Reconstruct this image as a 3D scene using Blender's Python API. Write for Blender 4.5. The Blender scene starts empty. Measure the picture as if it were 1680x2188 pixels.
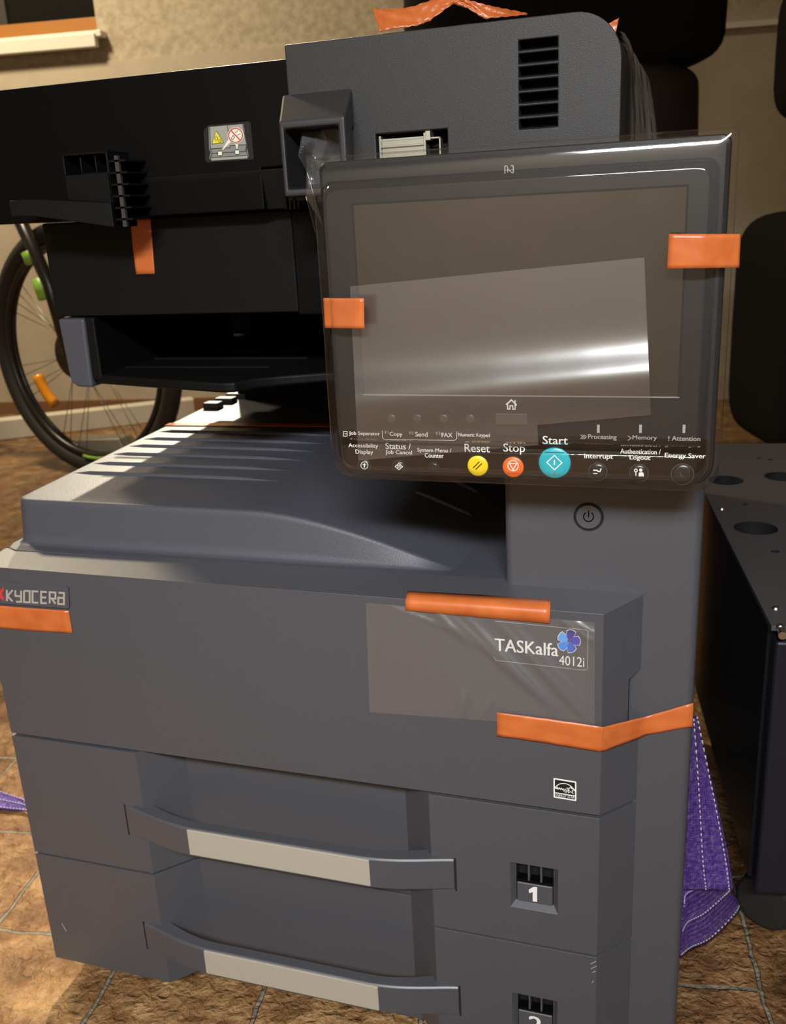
import bpy, bmesh, math, random
from mathutils import Vector, Matrix
random.seed(7)
S = bpy.context.scene
COL = S.collection
R_ = math.radians

# ------------------------------------------------------------------ camera
CAM = Vector((0.0, -0.6, 0.715))
RX = Vector((0.9529, 0.2992, -0.0500))      # image right
RY = Vector((0.0462, -0.3060, -0.9509))     # image down
RZ = Vector((-0.2998, 0.9038, -0.3054))     # view direction
F = 1990.59
RZ.normalize(); RX = (RX - RZ * RX.dot(RZ)).normalized(); RY = RZ.cross(RX).normalized()
cam = bpy.data.cameras.new('camera'); co = bpy.data.objects.new('camera', cam); COL.objects.link(co)
m = Matrix.Identity(4)
for i in range(3):
    m[i][0] = RX[i]; m[i][1] = -RY[i]; m[i][2] = -RZ[i]; m[i][3] = CAM[i]
co.matrix_world = m
cam.sensor_fit = 'VERTICAL'; cam.sensor_height = 36.0; cam.sensor_width = 36.0 * 1680 / 2188
cam.lens = F / 2188 * 36.0
cam.clip_start = 0.02
cam.dof.use_dof = True; cam.dof.focus_distance = 0.63; cam.dof.aperture_fstop = 15.0
S.camera = co

# ------------------------------------------------------------------ light, world, exposure
S.view_settings.view_transform = 'Standard'; S.view_settings.look = 'None'
S.view_settings.gamma = 1.0; S.view_settings.use_curve_mapping = False
S.view_settings.exposure = 0.0
w = bpy.data.worlds.new('world'); S.world = w; w.use_nodes = True
w.node_tree.nodes['Background'].inputs[0].default_value = (1.0, 0.86, 0.68, 1)
w.node_tree.nodes['Background'].inputs[1].default_value = 0.02

def lamp(name, kind, loc, target, energy, color, size=0.3, size_y=None, spot=None):
    l = bpy.data.lights.new(name, kind); l.energy = energy; l.color = color
    if kind == 'AREA':
        l.size = size
        if size_y: l.shape = 'RECTANGLE'; l.size_y = size_y
        else: l.shape = 'DISK'
    else:
        l.shadow_soft_size = size
    if spot: l.spot_size = R_(spot); l.spot_blend = 0.6
    o = bpy.data.objects.new(name, l); COL.objects.link(o)
    o.location = loc
    o.rotation_euler = (Vector(target) - Vector(loc)).to_track_quat('-Z', 'Y').to_euler()
    return o
# spot over the back left of the copier, warm ceiling lamp near the back wall, unseen fill lamp added behind the camera
lamp('spot_lamp', 'SPOT', (-1.37, 2.05, 1.98), (-0.58, 0.12, 0.45), 520, (1.0, 0.87, 0.66), 0.035, spot=34)
lamp('ceiling_lamp_back', 'AREA', (-2.3, 1.5, 2.5), (-2.45, 1.75, 0), 64, (1.0, 0.83, 0.57), 0.35)
work = lamp('work_lamp_front', 'AREA', (0.12, -1.40, 1.45), (-0.28, 0.0, 0.33), 8.2, (0.95, 0.97, 1.0), 0.75, 0.10)
work.data.spread = R_(78)
lamp('reflection_fill_rear', 'AREA', (-0.5, -2.2, 2.45), (-0.7, -2.75, 0.6), 60, (1.0, 0.92, 0.82), 1.7, 0.16).data.spread = R_(125)  # added to brighten the rear wall and band mirrored in screen and film

# ------------------------------------------------------------------ pixel -> place helpers (used to measure)
def ray(px, py): return RX * ((px - 840) / F) + RY * ((py - 1094) / F) + RZ
def PY(px, py, Y):
    d = ray(px, py); return CAM + d * ((Y - CAM.y) / d.y)
def PZ(px, py, Z):
    d = ray(px, py); return CAM + d * ((Z - CAM.z) / d.z)
def PD(px, py, D): return CAM + ray(px, py) * D
WA = R_(9.0)
WU = Vector((math.cos(WA), math.sin(WA), 0)); WN = Vector((-math.sin(WA), math.cos(WA), 0))
W0 = Vector((-2.4648, 2.6032, 0))
def RW(u, v, z): return W0 + WU * u - WN * v + Vector((0, 0, z))   # along the back wall, out from it, up

# ------------------------------------------------------------------ materials
def new_mat(name):
    mt = bpy.data.materials.new(name); mt.use_nodes = True
    nt = mt.node_tree; b = nt.nodes['Principled BSDF']
    return mt, nt, b
def plain(name, col, rough=0.5, metal=0.0, ior=1.5, grain=0.0, gscale=2200, mott=0.0, coat=0.0, coord='Object', emit=None, sheen=0.0, spec=0.5):
    mt, nt, b = new_mat(name)
    b.inputs['Base Color'].default_value = (*col, 1); b.inputs['Roughness'].default_value = rough
    b.inputs['Metallic'].default_value = metal; b.inputs['IOR'].default_value = ior
    b.inputs['Coat Weight'].default_value = coat; b.inputs['Sheen Weight'].default_value = sheen
    b.inputs['Specular IOR Level'].default_value = spec
    tc = nt.nodes.new('ShaderNodeTexCoord')
    if grain > 0:
        n = nt.nodes.new('ShaderNodeTexNoise'); n.inputs['Scale'].default_value = gscale; n.inputs['Detail'].default_value = 2
        bp = nt.nodes.new('ShaderNodeBump'); bp.inputs['Strength'].default_value = grain; bp.inputs['Distance'].default_value = 0.0004
        nt.links.new(tc.outputs[coord], n.inputs['Vector']); nt.links.new(n.outputs['Fac'], bp.inputs['Height'])
        nt.links.new(bp.outputs['Normal'], b.inputs['Normal'])
    if mott > 0:
        n = nt.nodes.new('ShaderNodeTexNoise'); n.inputs['Scale'].default_value = 9; n.inputs['Detail'].default_value = 5
        r = nt.nodes.new('ShaderNodeMapRange'); r.inputs['To Min'].default_value = rough - mott; r.inputs['To Max'].default_value = rough + mott
        nt.links.new(tc.outputs[coord], n.inputs['Vector']); nt.links.new(n.outputs['Fac'], r.inputs['Value'])
        nt.links.new(r.outputs['Result'], b.inputs['Roughness'])
    return mt
M = {}
M['gray'] = plain('grained_gray_plastic', (0.066, 0.0685, 0.079), 0.42, grain=0.22, gscale=1700, mott=0.05, spec=0.75)
M['tray'] = plain('blue_gray_plastic', (0.070, 0.073, 0.088), 0.43, grain=0.55, gscale=1300)
M['dp'] = plain('coarse_gray_plastic', (0.024, 0.023, 0.022), 0.5, grain=0.5, gscale=1500)
M['hood'] = plain('dark_gray_plastic', (0.032, 0.030, 0.032), 0.5, grain=0.1)
M['black'] = plain('black_plastic', (0.0022, 0.0022, 0.0020), 0.5, grain=0.1, spec=0.12)
M['black_soft'] = plain('soft_black_plastic', (0.0040, 0.0040, 0.0038), 0.5, grain=0.2, spec=0.2)
M['void'] = plain('dark_gap', (0.003, 0.003, 0.003), 0.8)
M['bezel'] = plain('panel_bezel', (0.012, 0.013, 0.0145), 0.35, grain=0.05)
M['gloss'] = plain('glossy_panel', (0.006, 0.006, 0.006), 0.08, ior=1.6)
M['screen'] = plain('screen_glass', (0.016, 0.014, 0.012), 0.09, ior=2.1)
M['key'] = plain('black_key', (0.016, 0.016, 0.016), 0.3)
M['keydim'] = plain('dim_key', (0.05, 0.047, 0.043), 0.35)
M['yellow'] = plain('yellow_key', (0.85, 0.62, 0.01), 0.35)
M['orange'] = plain('orange_key', (0.85, 0.14, 0.015), 0.35)
M['cyan'] = plain('cyan_key', (0.015, 0.42, 0.50), 0.3)
M['ink'] = plain('white_ink', (0.80, 0.80, 0.76), 0.5)
M['inkdim'] = plain('gray_ink', (0.36, 0.35, 0.33), 0.5)
M['strip'] = plain('cream_label', (0.40, 0.365, 0.30), 0.5)
M['mark_black'] = plain('black_ink', (0.01, 0.01, 0.012), 0.5)
M['red'] = plain('red_ink', (0.55, 0.05, 0.04), 0.5)
M['stk_gray'] = plain('sticker_gray', (0.22, 0.225, 0.20), 0.5)
M['stk_light'] = plain('sticker_light_gray', (0.33, 0.34, 0.29), 0.5)
M['stk_line'] = plain('sticker_line', (0.025, 0.028, 0.024), 0.5)
M['stk_white'] = plain('sticker_white', (0.80, 0.77, 0.64), 0.5)
M['stk_yellow'] = plain('sticker_yellow', (0.80, 0.66, 0.04), 0.5)
M['metal'] = plain('zinc_metal', (0.55, 0.57, 0.50), 0.32, metal=0.9)
M['screw'] = plain('screw_metal', (0.75, 0.75, 0.70), 0.25, metal=1.0)
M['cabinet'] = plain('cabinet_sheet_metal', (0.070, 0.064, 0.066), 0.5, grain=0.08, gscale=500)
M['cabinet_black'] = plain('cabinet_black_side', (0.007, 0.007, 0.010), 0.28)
M['cabinet_front'] = plain('cabinet_front_plastic', (0.011, 0.011, 0.017), 0.4)
M['rubber'] = plain('black_rubber', (0.014, 0.013, 0.011), 0.7, grain=0.3, gscale=300)
M['fabric'] = plain('black_upholstery', (0.0075, 0.006, 0.0048), 0.9, grain=0.6, gscale=260, spec=0.15)
M['leather'] = plain('dark_brown_leather', (0.018, 0.012, 0.008), 0.6, grain=0.6, gscale=60, spec=0.25)
M['wood'] = plain('orange_wood', (0.36, 0.15, 0.035), 0.4)
M['sill'] = plain('white_sill', (0.72, 0.69, 0.60), 0.4)
M['white_board'] = plain('white_board', (0.62, 0.58, 0.46), 0.5)
M['brown_trim'] = plain('brown_trim', (0.20, 0.10, 0.045), 0.6)
M['night'] = plain('dark_window_glass', (0.010, 0.010, 0.010), 0.06)
M['bike_black'] = plain('bike_black_paint', (0.012, 0.012, 0.011), 0.3)
M['bike_green'] = plain('bike_green', (0.27, 0.55, 0.07), 0.4)
M['bike_gray'] = plain('bike_gray_metal', (0.30, 0.27, 0.22), 0.4, metal=0.4)
M['spoke'] = plain('spoke_steel', (0.30, 0.28, 0.24), 0.35, metal=0.8)
M['reflector'] = plain('amber_reflector', (0.75, 0.28, 0.01), 0.25)
M['blue_a'] = plain('petal_sky_blue', (0.10, 0.36, 0.82), 0.5)
M['blue_b'] = plain('petal_indigo', (0.025, 0.018, 0.27), 0.5)
M['blue_c'] = plain('petal_blue', (0.035, 0.035, 0.42), 0.5)
M['blue_d'] = plain('petal_royal_blue', (0.025, 0.11, 0.55), 0.5)
M['blue_e'] = plain('petal_bright_blue', (0.02, 0.25, 0.78), 0.5)
M['ceiling'] = plain('ceiling_paint', (0.70, 0.66, 0.58), 0.8)

def tape_mat():
    mt, nt, b = new_mat('orange_tape')
    tc = nt.nodes.new('ShaderNodeTexCoord'); n = nt.nodes.new('ShaderNodeTexNoise')
    n.inputs['Scale'].default_value = 60; n.inputs['Detail'].default_value = 4
    cr = nt.nodes.new('ShaderNodeValToRGB')
    cr.color_ramp.elements[0].position = 0.3; cr.color_ramp.elements[0].color = (0.50, 0.115, 0.026, 1)
    cr.color_ramp.elements[1].position = 0.7; cr.color_ramp.elements[1].color = (0.60, 0.16, 0.040, 1)
    nt.links.new(tc.outputs['Object'], n.inputs['Vector']); nt.links.new(n.outputs['Fac'], cr.inputs['Fac'])
    nt.links.new(cr.outputs['Color'], b.inputs['Base Color'])
    b.inputs['Roughness'].default_value = 0.33
    return mt
M['tape'] = tape_mat()

def clear_mat(name, rough=0.06, haze=0.0, tint=(0.97, 0.97, 0.96), refl=1.0, bump=0.0, bscale=40, f0=0.04):
    mt = bpy.data.materials.new(name); mt.use_nodes = True; nt = mt.node_tree; nt.nodes.clear()
    out = nt.nodes.new('ShaderNodeOutputMaterial'); tr = nt.nodes.new('ShaderNodeBsdfTransparent'); gl = nt.nodes.new('ShaderNodeBsdfGlossy')
    tr.inputs[0].default_value = (*tint, 1); gl.inputs['Roughness'].default_value = rough
    gl.inputs['Color'].default_value = (1, 1, 1, 1)
    lw = nt.nodes.new('ShaderNodeLayerWeight'); lw.inputs['Blend'].default_value = 0.35
    p = nt.nodes.new('ShaderNodeMath'); p.operation = 'POWER'; p.inputs[1].default_value = 2.1
    nt.links.new(lw.outputs['Facing'], p.inputs[0])
    mr = nt.nodes.new('ShaderNodeMapRange'); mr.inputs['To Min'].default_value = f0; mr.inputs['To Max'].default_value = min(1, 0.75 * refl)
    nt.links.new(p.outputs[0], mr.inputs['Value'])
    mx = nt.nodes.new('ShaderNodeMixShader'); nt.links.new(mr.outputs['Result'], mx.inputs[0])
    if haze > 0:
        df = nt.nodes.new('ShaderNodeBsdfDiffuse'); df.inputs[0].default_value = (0.75, 0.74, 0.74, 1)
        m2 = nt.nodes.new('ShaderNodeMixShader'); m2.inputs[0].default_value = haze
        nt.links.new(tr.outputs[0], m2.inputs[1]); nt.links.new(df.outputs[0], m2.inputs[2]); nt.links.new(m2.outputs[0], mx.inputs[1])
    else:
        nt.links.new(tr.outputs[0], mx.inputs[1])
    nt.links.new(gl.outputs[0], mx.inputs[2]); nt.links.new(mx.outputs[0], out.inputs[0])
    if bump > 0:
        tc = nt.nodes.new('ShaderNodeTexCoord'); n = nt.nodes.new('ShaderNodeTexNoise'); n.inputs['Scale'].default_value = bscale; n.inputs['Detail'].default_value = 2
        bp = nt.nodes.new('ShaderNodeBump'); bp.inputs['Strength'].default_value = bump; bp.inputs['Distance'].default_value = 0.004
        nt.links.new(tc.outputs['Object'], n.inputs['Vector']); nt.links.new(n.outputs['Fac'], bp.inputs['Height']); nt.links.new(bp.outputs['Normal'], gl.inputs['Normal'])
    return mt
M['blister'] = clear_mat('clear_blister_plastic', 0.06, haze=0.004, refl=1.0, bump=0.09, bscale=20, f0=0.05)
M['film'] = clear_mat('screen_film', 0.27, haze=0.045, f0=0.14, bump=0.12, bscale=14)
M['cover_film'] = clear_mat('clear_cover_film', 0.30, haze=0.055, f0=0.10)
M['bag'] = clear_mat('clear_bag', 0.15, haze=0.10, f0=0.08)

def wall_mat(name, c1, c2, bump, scale):
    mt, nt, b = new_mat(name)
    tc = nt.nodes.new('ShaderNodeTexCoord'); n = nt.nodes.new('ShaderNodeTexNoise'); n.inputs['Scale'].default_value = scale; n.inputs['Detail'].default_value = 6
    cr = nt.nodes.new('ShaderNodeValToRGB')
    cr.color_ramp.elements[0].position = 0.35; cr.color_ramp.elements[0].color = (*c1, 1)
    cr.color_ramp.elements[1].position = 0.65; cr.color_ramp.elements[1].color = (*c2, 1)
    nt.links.new(tc.outputs['Object'], n.inputs['Vector']); nt.links.new(n.outputs['Fac'], cr.inputs['Fac']); nt.links.new(cr.outputs['Color'], b.inputs['Base Color'])
    bp = nt.nodes.new('ShaderNodeBump'); bp.inputs['Strength'].default_value = bump; bp.inputs['Distance'].default_value = 0.006
    nt.links.new(n.outputs['Fac'], bp.inputs['Height']); nt.links.new(bp.outputs['Normal'], b.inputs['Normal'])
    b.inputs['Roughness'].default_value = 0.85
    return mt
M['plaster'] = wall_mat('rough_plaster', (0.36, 0.31, 0.22), (0.48, 0.42, 0.31), 0.55, 38)
M['plaster_smooth'] = wall_mat('smooth_plaster', (0.43, 0.37, 0.28), (0.47, 0.41, 0.31), 0.1, 12)
M['plain_wall'] = wall_mat('painted_wall', (0.42, 0.37, 0.30), (0.46, 0.41, 0.33), 0.1, 10)

def floor_mat():
    mt, nt, b = new_mat('stone_tile')
    N = nt.nodes.new; L = nt.links.new
    tc = N('ShaderNodeTexCoord'); mp = N('ShaderNodeMapping')
    mp.inputs['Rotation'].default_value = (0, 0, R_(90 - 8.5))
    L(tc.outputs['Object'], mp.inputs['Vector'])
    br = N('ShaderNodeTexBrick'); br.offset = 0.5; br.inputs['Scale'].default_value = 1.0
    br.inputs['Brick Width'].default_value = 0.32; br.inputs['Row Height'].default_value = 0.158
    br.inputs['Mortar Size'].default_value = 0.0026; br.inputs['Mortar Smooth'].default_value = 0.35
    br.inputs['Color1'].default_value = (0.12, 0.12, 0.12, 1); br.inputs['Color2'].default_value = (0.9, 0.9, 0.9, 1); br.inputs['Mortar'].default_value = (0.5, 0.5, 0.5, 1)
    mp.inputs['Location'].default_value = (-0.02, 0.0405, 0)
    nz0 = N('ShaderNodeTexNoise'); nz0.inputs['Scale'].default_value = 25; L(tc.outputs['Object'], nz0.inputs['Vector'])
    va = N('ShaderNodeVectorMath'); va.operation = 'MULTIPLY_ADD'; va.inputs[1].default_value = (0.010, 0.010, 0); L(nz0.outputs['Color'], va.inputs[0]); L(mp.outputs['Vector'], va.inputs[2])
    L(va.outputs[0], br.inputs['Vector'])
    n1 = N('ShaderNodeTexNoise'); n1.inputs['Scale'].default_value = 20; n1.inputs['Detail'].default_value = 8; n1.inputs['Roughness'].default_value = 0.62
    n2 = N('ShaderNodeTexNoise'); n2.inputs['Scale'].default_value = 85; n2.inputs['Detail'].default_value = 5; n2.inputs['Distortion'].default_value = 0.8
    L(tc.outputs['Object'], n1.inputs['Vector']); L(tc.outputs['Object'], n2.inputs['Vector'])
    cr = N('ShaderNodeValToRGB'); e = cr.color_ramp.elements
    e[0].position = 0.30; e[0].color = (0.085, 0.038, 0.013, 1); e[1].position = 0.70; e[1].color = (0.46, 0.27, 0.11, 1)
    k = e.new(0.5); k.color = (0.25, 0.125, 0.046, 1)
    ad = N('ShaderNodeMath'); ad.operation = 'MULTIPLY_ADD'; ad.inputs[1].default_value = 0.16; L(br.outputs['Color'], ad.inputs[0])
    sb = N('ShaderNodeMath'); sb.operation = 'SUBTRACT'; sb.inputs[1].default_value = 0.08; L(n1.outputs['Fac'], sb.inputs[0]); L(sb.outputs[0], ad.inputs[2])
    L(ad.outputs[0], cr.inputs['Fac'])
    mx = N('ShaderNodeMix'); mx.data_type = 'RGBA'; mx.inputs['B'].default_value = (0.24, 0.21, 0.15, 1)
    L(br.outputs['Fac'], mx.inputs['Factor']); L(cr.outputs['Color'], mx.inputs['A']); L(mx.outputs['Result'], b.inputs['Base Color'])
    h = N('ShaderNodeMath'); h.operation = 'MULTIPLY_ADD'; h.inputs[1].default_value = 0.55; L(n2.outputs['Fac'], h.inputs[0]); L(n1.outputs['Fac'], h.inputs[2])
    h2 = N('ShaderNodeMath'); h2.operation = 'SUBTRACT'; L(h.outputs[0], h2.inputs[0]); 
    h3 = N('ShaderNodeMath'); h3.operation = 'MULTIPLY'; h3.inputs[1].default_value = 0.5; L(br.outputs['Fac'], h3.inputs[0]); L(h3.outputs[0], h2.inputs[1])
    bp = N('ShaderNodeBump'); bp.inputs['Strength'].default_value = 1.0; bp.inputs['Distance'].default_value = 0.016
    L(h2.outputs[0], bp.inputs['Height']); L(bp.outputs['Normal'], b.inputs['Normal'])
    b.inputs['Roughness'].default_value = 0.24
    return mt
M['floor'] = floor_mat()

def strap_mat():
    mt, nt, b = new_mat('purple_webbing')
    N = nt.nodes.new; L = nt.links.new
    tc = N('ShaderNodeTexCoord'); sp = N('ShaderNodeSeparateXYZ'); L(tc.outputs['UV'], sp.inputs[0])
    def wave(src, freq):
        m1 = N('ShaderNodeMath'); m1.operation = 'MULTIPLY'; m1.inputs[1].default_value = freq * 6.2832; L(src, m1.inputs[0])
        s = N('ShaderNodeMath'); s.operation = 'SINE'; L(m1.outputs[0], s.inputs[0]); return s.outputs[0]
    a = wave(sp.outputs['X'], 14); c = wave(sp.outputs['Y'], 520)
    mx = N('ShaderNodeMath'); mx.operation = 'MAXIMUM'; L(a, mx.inputs[0]); L(c, mx.inputs[1])
    nz = N('ShaderNodeTexNoise'); nz.inputs['Scale'].default_value = 260; nz.inputs['Detail'].default_value = 3; L(tc.outputs['Object'], nz.inputs['Vector'])
    pr = N('ShaderNodeMath'); pr.operation = 'MULTIPLY'; L(a, pr.inputs[0]); L(c, pr.inputs[1])
    st = N('ShaderNodeMath'); st.operation = 'MULTIPLY_ADD'; st.inputs[1].default_value = 0.30; L(pr.outputs[0], st.inputs[0]); L(nz.outputs['Fac'], st.inputs[2])
    cr = N('ShaderNodeValToRGB'); e = cr.color_ramp.elements
    e[0].position = 0.35; e[0].color = (0.07, 0.025, 0.24, 1); e[1].position = 0.85; e[1].color = (0.38, 0.30, 0.62, 1)
    k = e.new(0.6); k.color = (0.12, 0.05, 0.36, 1)
    L(st.outputs[0], cr.inputs['Fac']); L(cr.outputs['Color'], b.inputs['Base Color'])
    bp = N('ShaderNodeBump'); bp.inputs['Strength'].default_value = 0.7; bp.inputs['Distance'].default_value = 0.001; L(mx.outputs[0], bp.inputs['Height']); L(bp.outputs['Normal'], b.inputs['Normal'])
    b.inputs['Roughness'].default_value = 0.30
    return mt
M['strap'] = strap_mat()
M['stitch'] = plain('white_stitching', (0.62, 0.58, 0.66), 0.6)

# ------------------------------------------------------------------ object helpers
def props(o, label=None, cat=None, group=None, kind=None):
    if label: o['label'] = label
    if cat: o['category'] = cat
    if group: o['group'] = group
    if kind: o['kind'] = kind
    return o
def empty(name, loc, label, cat, group=None):
    o = bpy.data.objects.new(name, None); COL.objects.link(o); o.location = loc; o.empty_display_size = 0.05
    return props(o, label, cat, group)
class MB:
    """collects shapes into one mesh"""
    def __init__(s): s.bm = bmesh.new(); s.mats = []
    def mi(s, mat):
        mt = M[mat]
        if mt not in s.mats: s.mats.append(mt)
        return s.mats.index(mt)
    def face(s, pts, mat, smooth=False):
        vs = [s.bm.verts.new(p) for p in pts]
        f = s.bm.faces.new(vs); f.material_index = s.mi(mat); f.smooth = smooth; return f
    def prism(s, bot, top, mat):
        n = len(bot); mi = s.mi(mat)
        b = [s.bm.verts.new(p) for p in bot]; t = [s.bm.verts.new(p) for p in top]
        fs = [s.bm.faces.new(b[::-1]), s.bm.faces.new(t)]
        for i in range(n): fs.append(s.bm.faces.new((b[i], b[(i + 1) % n], t[(i + 1) % n], t[i])))
        for f in fs: f.material_index = mi
        bmesh.ops.recalc_face_normals(s.bm, faces=fs)
        return fs
    def box(s, x0, x1, y0, y1, z0, z1, mat):
        b = [(x0, y0, z0), (x1, y0, z0), (x1, y1, z0), (x0, y1, z0)]
        return s.prism(b, [(x, y, z1) for x, y, z in b], mat)
    def wbox(s, u0, u1, v0, v1, z0, z1, mat):
        b = [RW(u0, v0, z0), RW(u1, v0, z0), RW(u1, v1, z0), RW(u0, v1, z0)]
        return s.prism(b, [p + Vector((0, 0, z1 - z0)) for p in b], mat)
    def loft(s, rings, mat, close=True, caps=(False, False), smooth=True):
        mi = s.mi(mat); vr = [[s.bm.verts.new(p) for p in r] for r in rings]; fs = []
        n = len(rings[0])
        for a, b in zip(vr[:-1], vr[1:]):
            for i in range(n if close else n - 1):
                fs.append(s.bm.faces.new((a[i], a[(i + 1) % n], b[(i + 1) % n], b[i])))
        if caps[0]: fs.append(s.bm.faces.new(vr[0][::-1]))
        if caps[1]: fs.append(s.bm.faces.new(vr[-1]))
        for f in fs: f.material_index = mi; f.smooth = smooth
        bmesh.ops.recalc_face_normals(s.bm, faces=fs)
        return fs
    def tube(s, pts, r, mat, n=10, closed=False):
        pts = [Vector(p) for p in pts]; rings = []; N = len(pts)
        rr = r if isinstance(r, (list, tuple)) else [r] * N
        prev = None
        for i, p in enumerate(pts):
            if closed: d = pts[(i + 1) % N] - pts[i - 1]
            else: d = pts[min(i + 1, N - 1)] - pts[max(i - 1, 0)]
            d.normalize()
            if prev is None:
                a = d.orthogonal().normalized()
            else:
                a = (prev - d * prev.dot(d)).normalized()
            prev = a; b = d.cross(a)
            rings.append([p + (a * math.cos(2 * math.pi * k / n) + b * math.sin(2 * math.pi * k / n)) * rr[i] for k in range(n)])
        if closed: rings.append(rings[0])
        return s.loft(rings, mat, caps=(not closed, not closed))
    def cyl(s, c, axis, r, h, mat, n=40, r2=None, smooth=True):
        axis = Vector(axis).normalized(); a = axis.orthogonal().normalized(); b = axis.cross(a); c = Vector(c); r2 = r if r2 is None else r2
        ring = lambda rr, t: [c + axis * t + (a * math.cos(2 * math.pi * k / n) + b * math.sin(2 * math.pi * k / n)) * rr for k in range(n)]
        fs = s.loft([ring(r, 0), ring(r2, h)], mat, caps=(True, True), smooth=False)
        return fs
    def build(s, name, parent=None, bevel=0.0, seg=3, weld=False, solid=0.0, angle=35, smooth=False, sub=0):
        me = bpy.data.meshes.new(name)
        if weld: bmesh.ops.remove_doubles(s.bm, verts=s.bm.verts, dist=1e-6)
        s.bm.to_mesh(me); s.bm.free()
        for mt in s.mats: me.materials.append(mt)
        o = bpy.data.objects.new(name, me); COL.objects.link(o)
        if parent is not None:
            o.parent = parent
            o.matrix_parent_inverse = Matrix.Translation(parent.location).inverted()   # a part's own origin is the world origin
        if smooth:
            for p in me.polygons: p.use_smooth = True
        if solid:
            md = o.modifiers.new('solid', 'SOLIDIFY'); md.thickness = solid; md.offset = 0
        if sub:
            md = o.modifiers.new('sub', 'SUBSURF'); md.levels = sub; md.render_levels = sub
        if bevel:
            md = o.modifiers.new('bevel', 'BEVEL'); md.width = bevel; md.segments = seg; md.limit_method = 'ANGLE'; md.angle_limit = R_(angle)
            md.harden_normals = True
            for p in me.polygons: p.use_smooth = True
        return o
def cut(o, cutter):
    """subtract a closed shape from an object and keep the result as its mesh"""
    me = bpy.data.meshes.new('cutter'); bmesh.ops.recalc_face_normals(cutter.bm, faces=cutter.bm.faces); cutter.bm.to_mesh(me); cutter.bm.free()
    for mt in cutter.mats: me.materials.append(mt)
    c = bpy.data.objects.new('cutter', me); COL.objects.link(c)
    md = o.modifiers.new('cut', 'BOOLEAN'); md.operation = 'DIFFERENCE'; md.object = c; md.solver = 'EXACT'
    md.material_mode = 'TRANSFER'
    bpy.context.view_layer.update()
    dg = bpy.context.evaluated_depsgraph_get()
    nm = bpy.data.meshes.new_from_object(o.evaluated_get(dg))
    o.modifiers.clear(); o.data = nm
    bpy.data.objects.remove(c)
def add_bevel(o, w, seg=3, angle=35, harden=False):
    md = o.modifiers.new('bevel', 'BEVEL'); md.width = w; md.segments = seg; md.limit_method = 'ANGLE'; md.angle_limit = R_(angle)
    md.harden_normals = harden
    for p in o.data.polygons: p.use_smooth = harden

class Draw:
    """flat printed artwork on a plane y = Y, drawn with points measured on that plane; later layers sit a hair in front"""
    def __init__(s, Y, T=None): s.m = MB(); s.Y = Y; s.k = 0; s.T = T or (lambda x, y: (x, y))
    def lay(s): s.k += 1
    def P(s, x, y):
        x, y = s.T(x, y); p = PY(x, y, s.Y); p.y -= 0.00008 * s.k; return p
    def poly(s, pts, mat):
        s.k += 0.004
        s.m.face([s.P(*p) for p in pts], mat)
    def circle(s, c, r, mat, n=36): s.poly([(c[0] + r * math.cos(2 * math.pi * i / n), c[1] + r * math.sin(2 * math.pi * i / n)) for i in range(n)], mat)
    def line(s, pts, wd, mat, closed=False):
        s.k += 0.03
        n = len(pts); pts = [Vector(p) for p in pts]; L = []; Rr = []
        for i, p in enumerate(pts):
            a = pts[i - 1] if (i > 0 or closed) else p; b = pts[(i + 1) % n] if (i < n - 1 or closed) else p
            d1 = (p - a).normalized() if (p - a).length > 1e-9 else None; d2 = (b - p).normalized() if (b - p).length > 1e-9 else None
            d1 = d1 or d2; d2 = d2 or d1
            nn = Vector((-(d1 + d2).y, (d1 + d2).x)).normalized(); c = max(0.5, nn.dot(Vector((-d1.y, d1.x))))
            L.append(p + nn * wd / 2 / c); Rr.append(p - nn * wd / 2 / c)
        for i in range(n if closed else n - 1):
            j = (i + 1) % n; s.poly([L[i], L[j], Rr[j], Rr[i]], mat)
    def ring(s, c, r, wd, mat, n=36, a0=0, a1=360):
        full = a1 - a0 >= 360; k = n if full else n + 1
        s.line([(c[0] + r * math.cos(R_(a0 + (a1 - a0) * i / n)), c[1] + r * math.sin(R_(a0 + (a1 - a0) * i / n))) for i in range(k)], wd, mat, closed=full)
    def rrect(s, x0, y0, x1, y1, r, mat, skew=0): s.poly(rr_pts(x0, y0, x1, y1, r, 5, skew), mat)
    def build(s, name, parent): return s.m.build(name, parent)
def rr_pts(x0, y0, x1, y1, r, n=5, skew=0):
    out = []
    for cx, cy, a in ((x1 - r, y0 + r, -90), (x1 - r, y1 - r, 0), (x0 + r, y1 - r, 90), (x0 + r, y0 + r, 180)):
        for i in range(n + 1):
            t = R_(a + 90 * i / n); x = cx + r * math.cos(t); out.append((x, cy + r * math.sin(t) + skew * (x - x0)))
    return out
def rr3(x0, x1, z0, z1, r, Y, n=6):
    """rounded rectangle in the xz plane at depth Y; r may be (top, bottom)"""
    rt, rb = r if isinstance(r, tuple) else (r, r); out = []
    for cx, cz, a, q in ((x1 - rt, z1 - rt, 0, rt), (x0 + rt, z1 - rt, 90, rt), (x0 + rb, z0 + rb, 180, rb), (x1 - rb, z0 + rb, 270, rb)):
        for i in range(n + 1):
            t = R_(a + 90 * i / n); out.append(Vector((cx + q * math.cos(t), Y, cz + q * math.sin(t))))
    return out
def text_mesh(s):
    cu = bpy.data.curves.new('lettering', 'FONT'); cu.body = s; cu.resolution_u = 3
    o = bpy.data.objects.new('lettering', cu); COL.objects.link(o); bpy.context.view_layer.update()
    me = bpy.data.meshes.new_from_object(o.evaluated_get(bpy.context.evaluated_depsgraph_get()))
    bpy.data.objects.remove(o); return me
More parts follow.
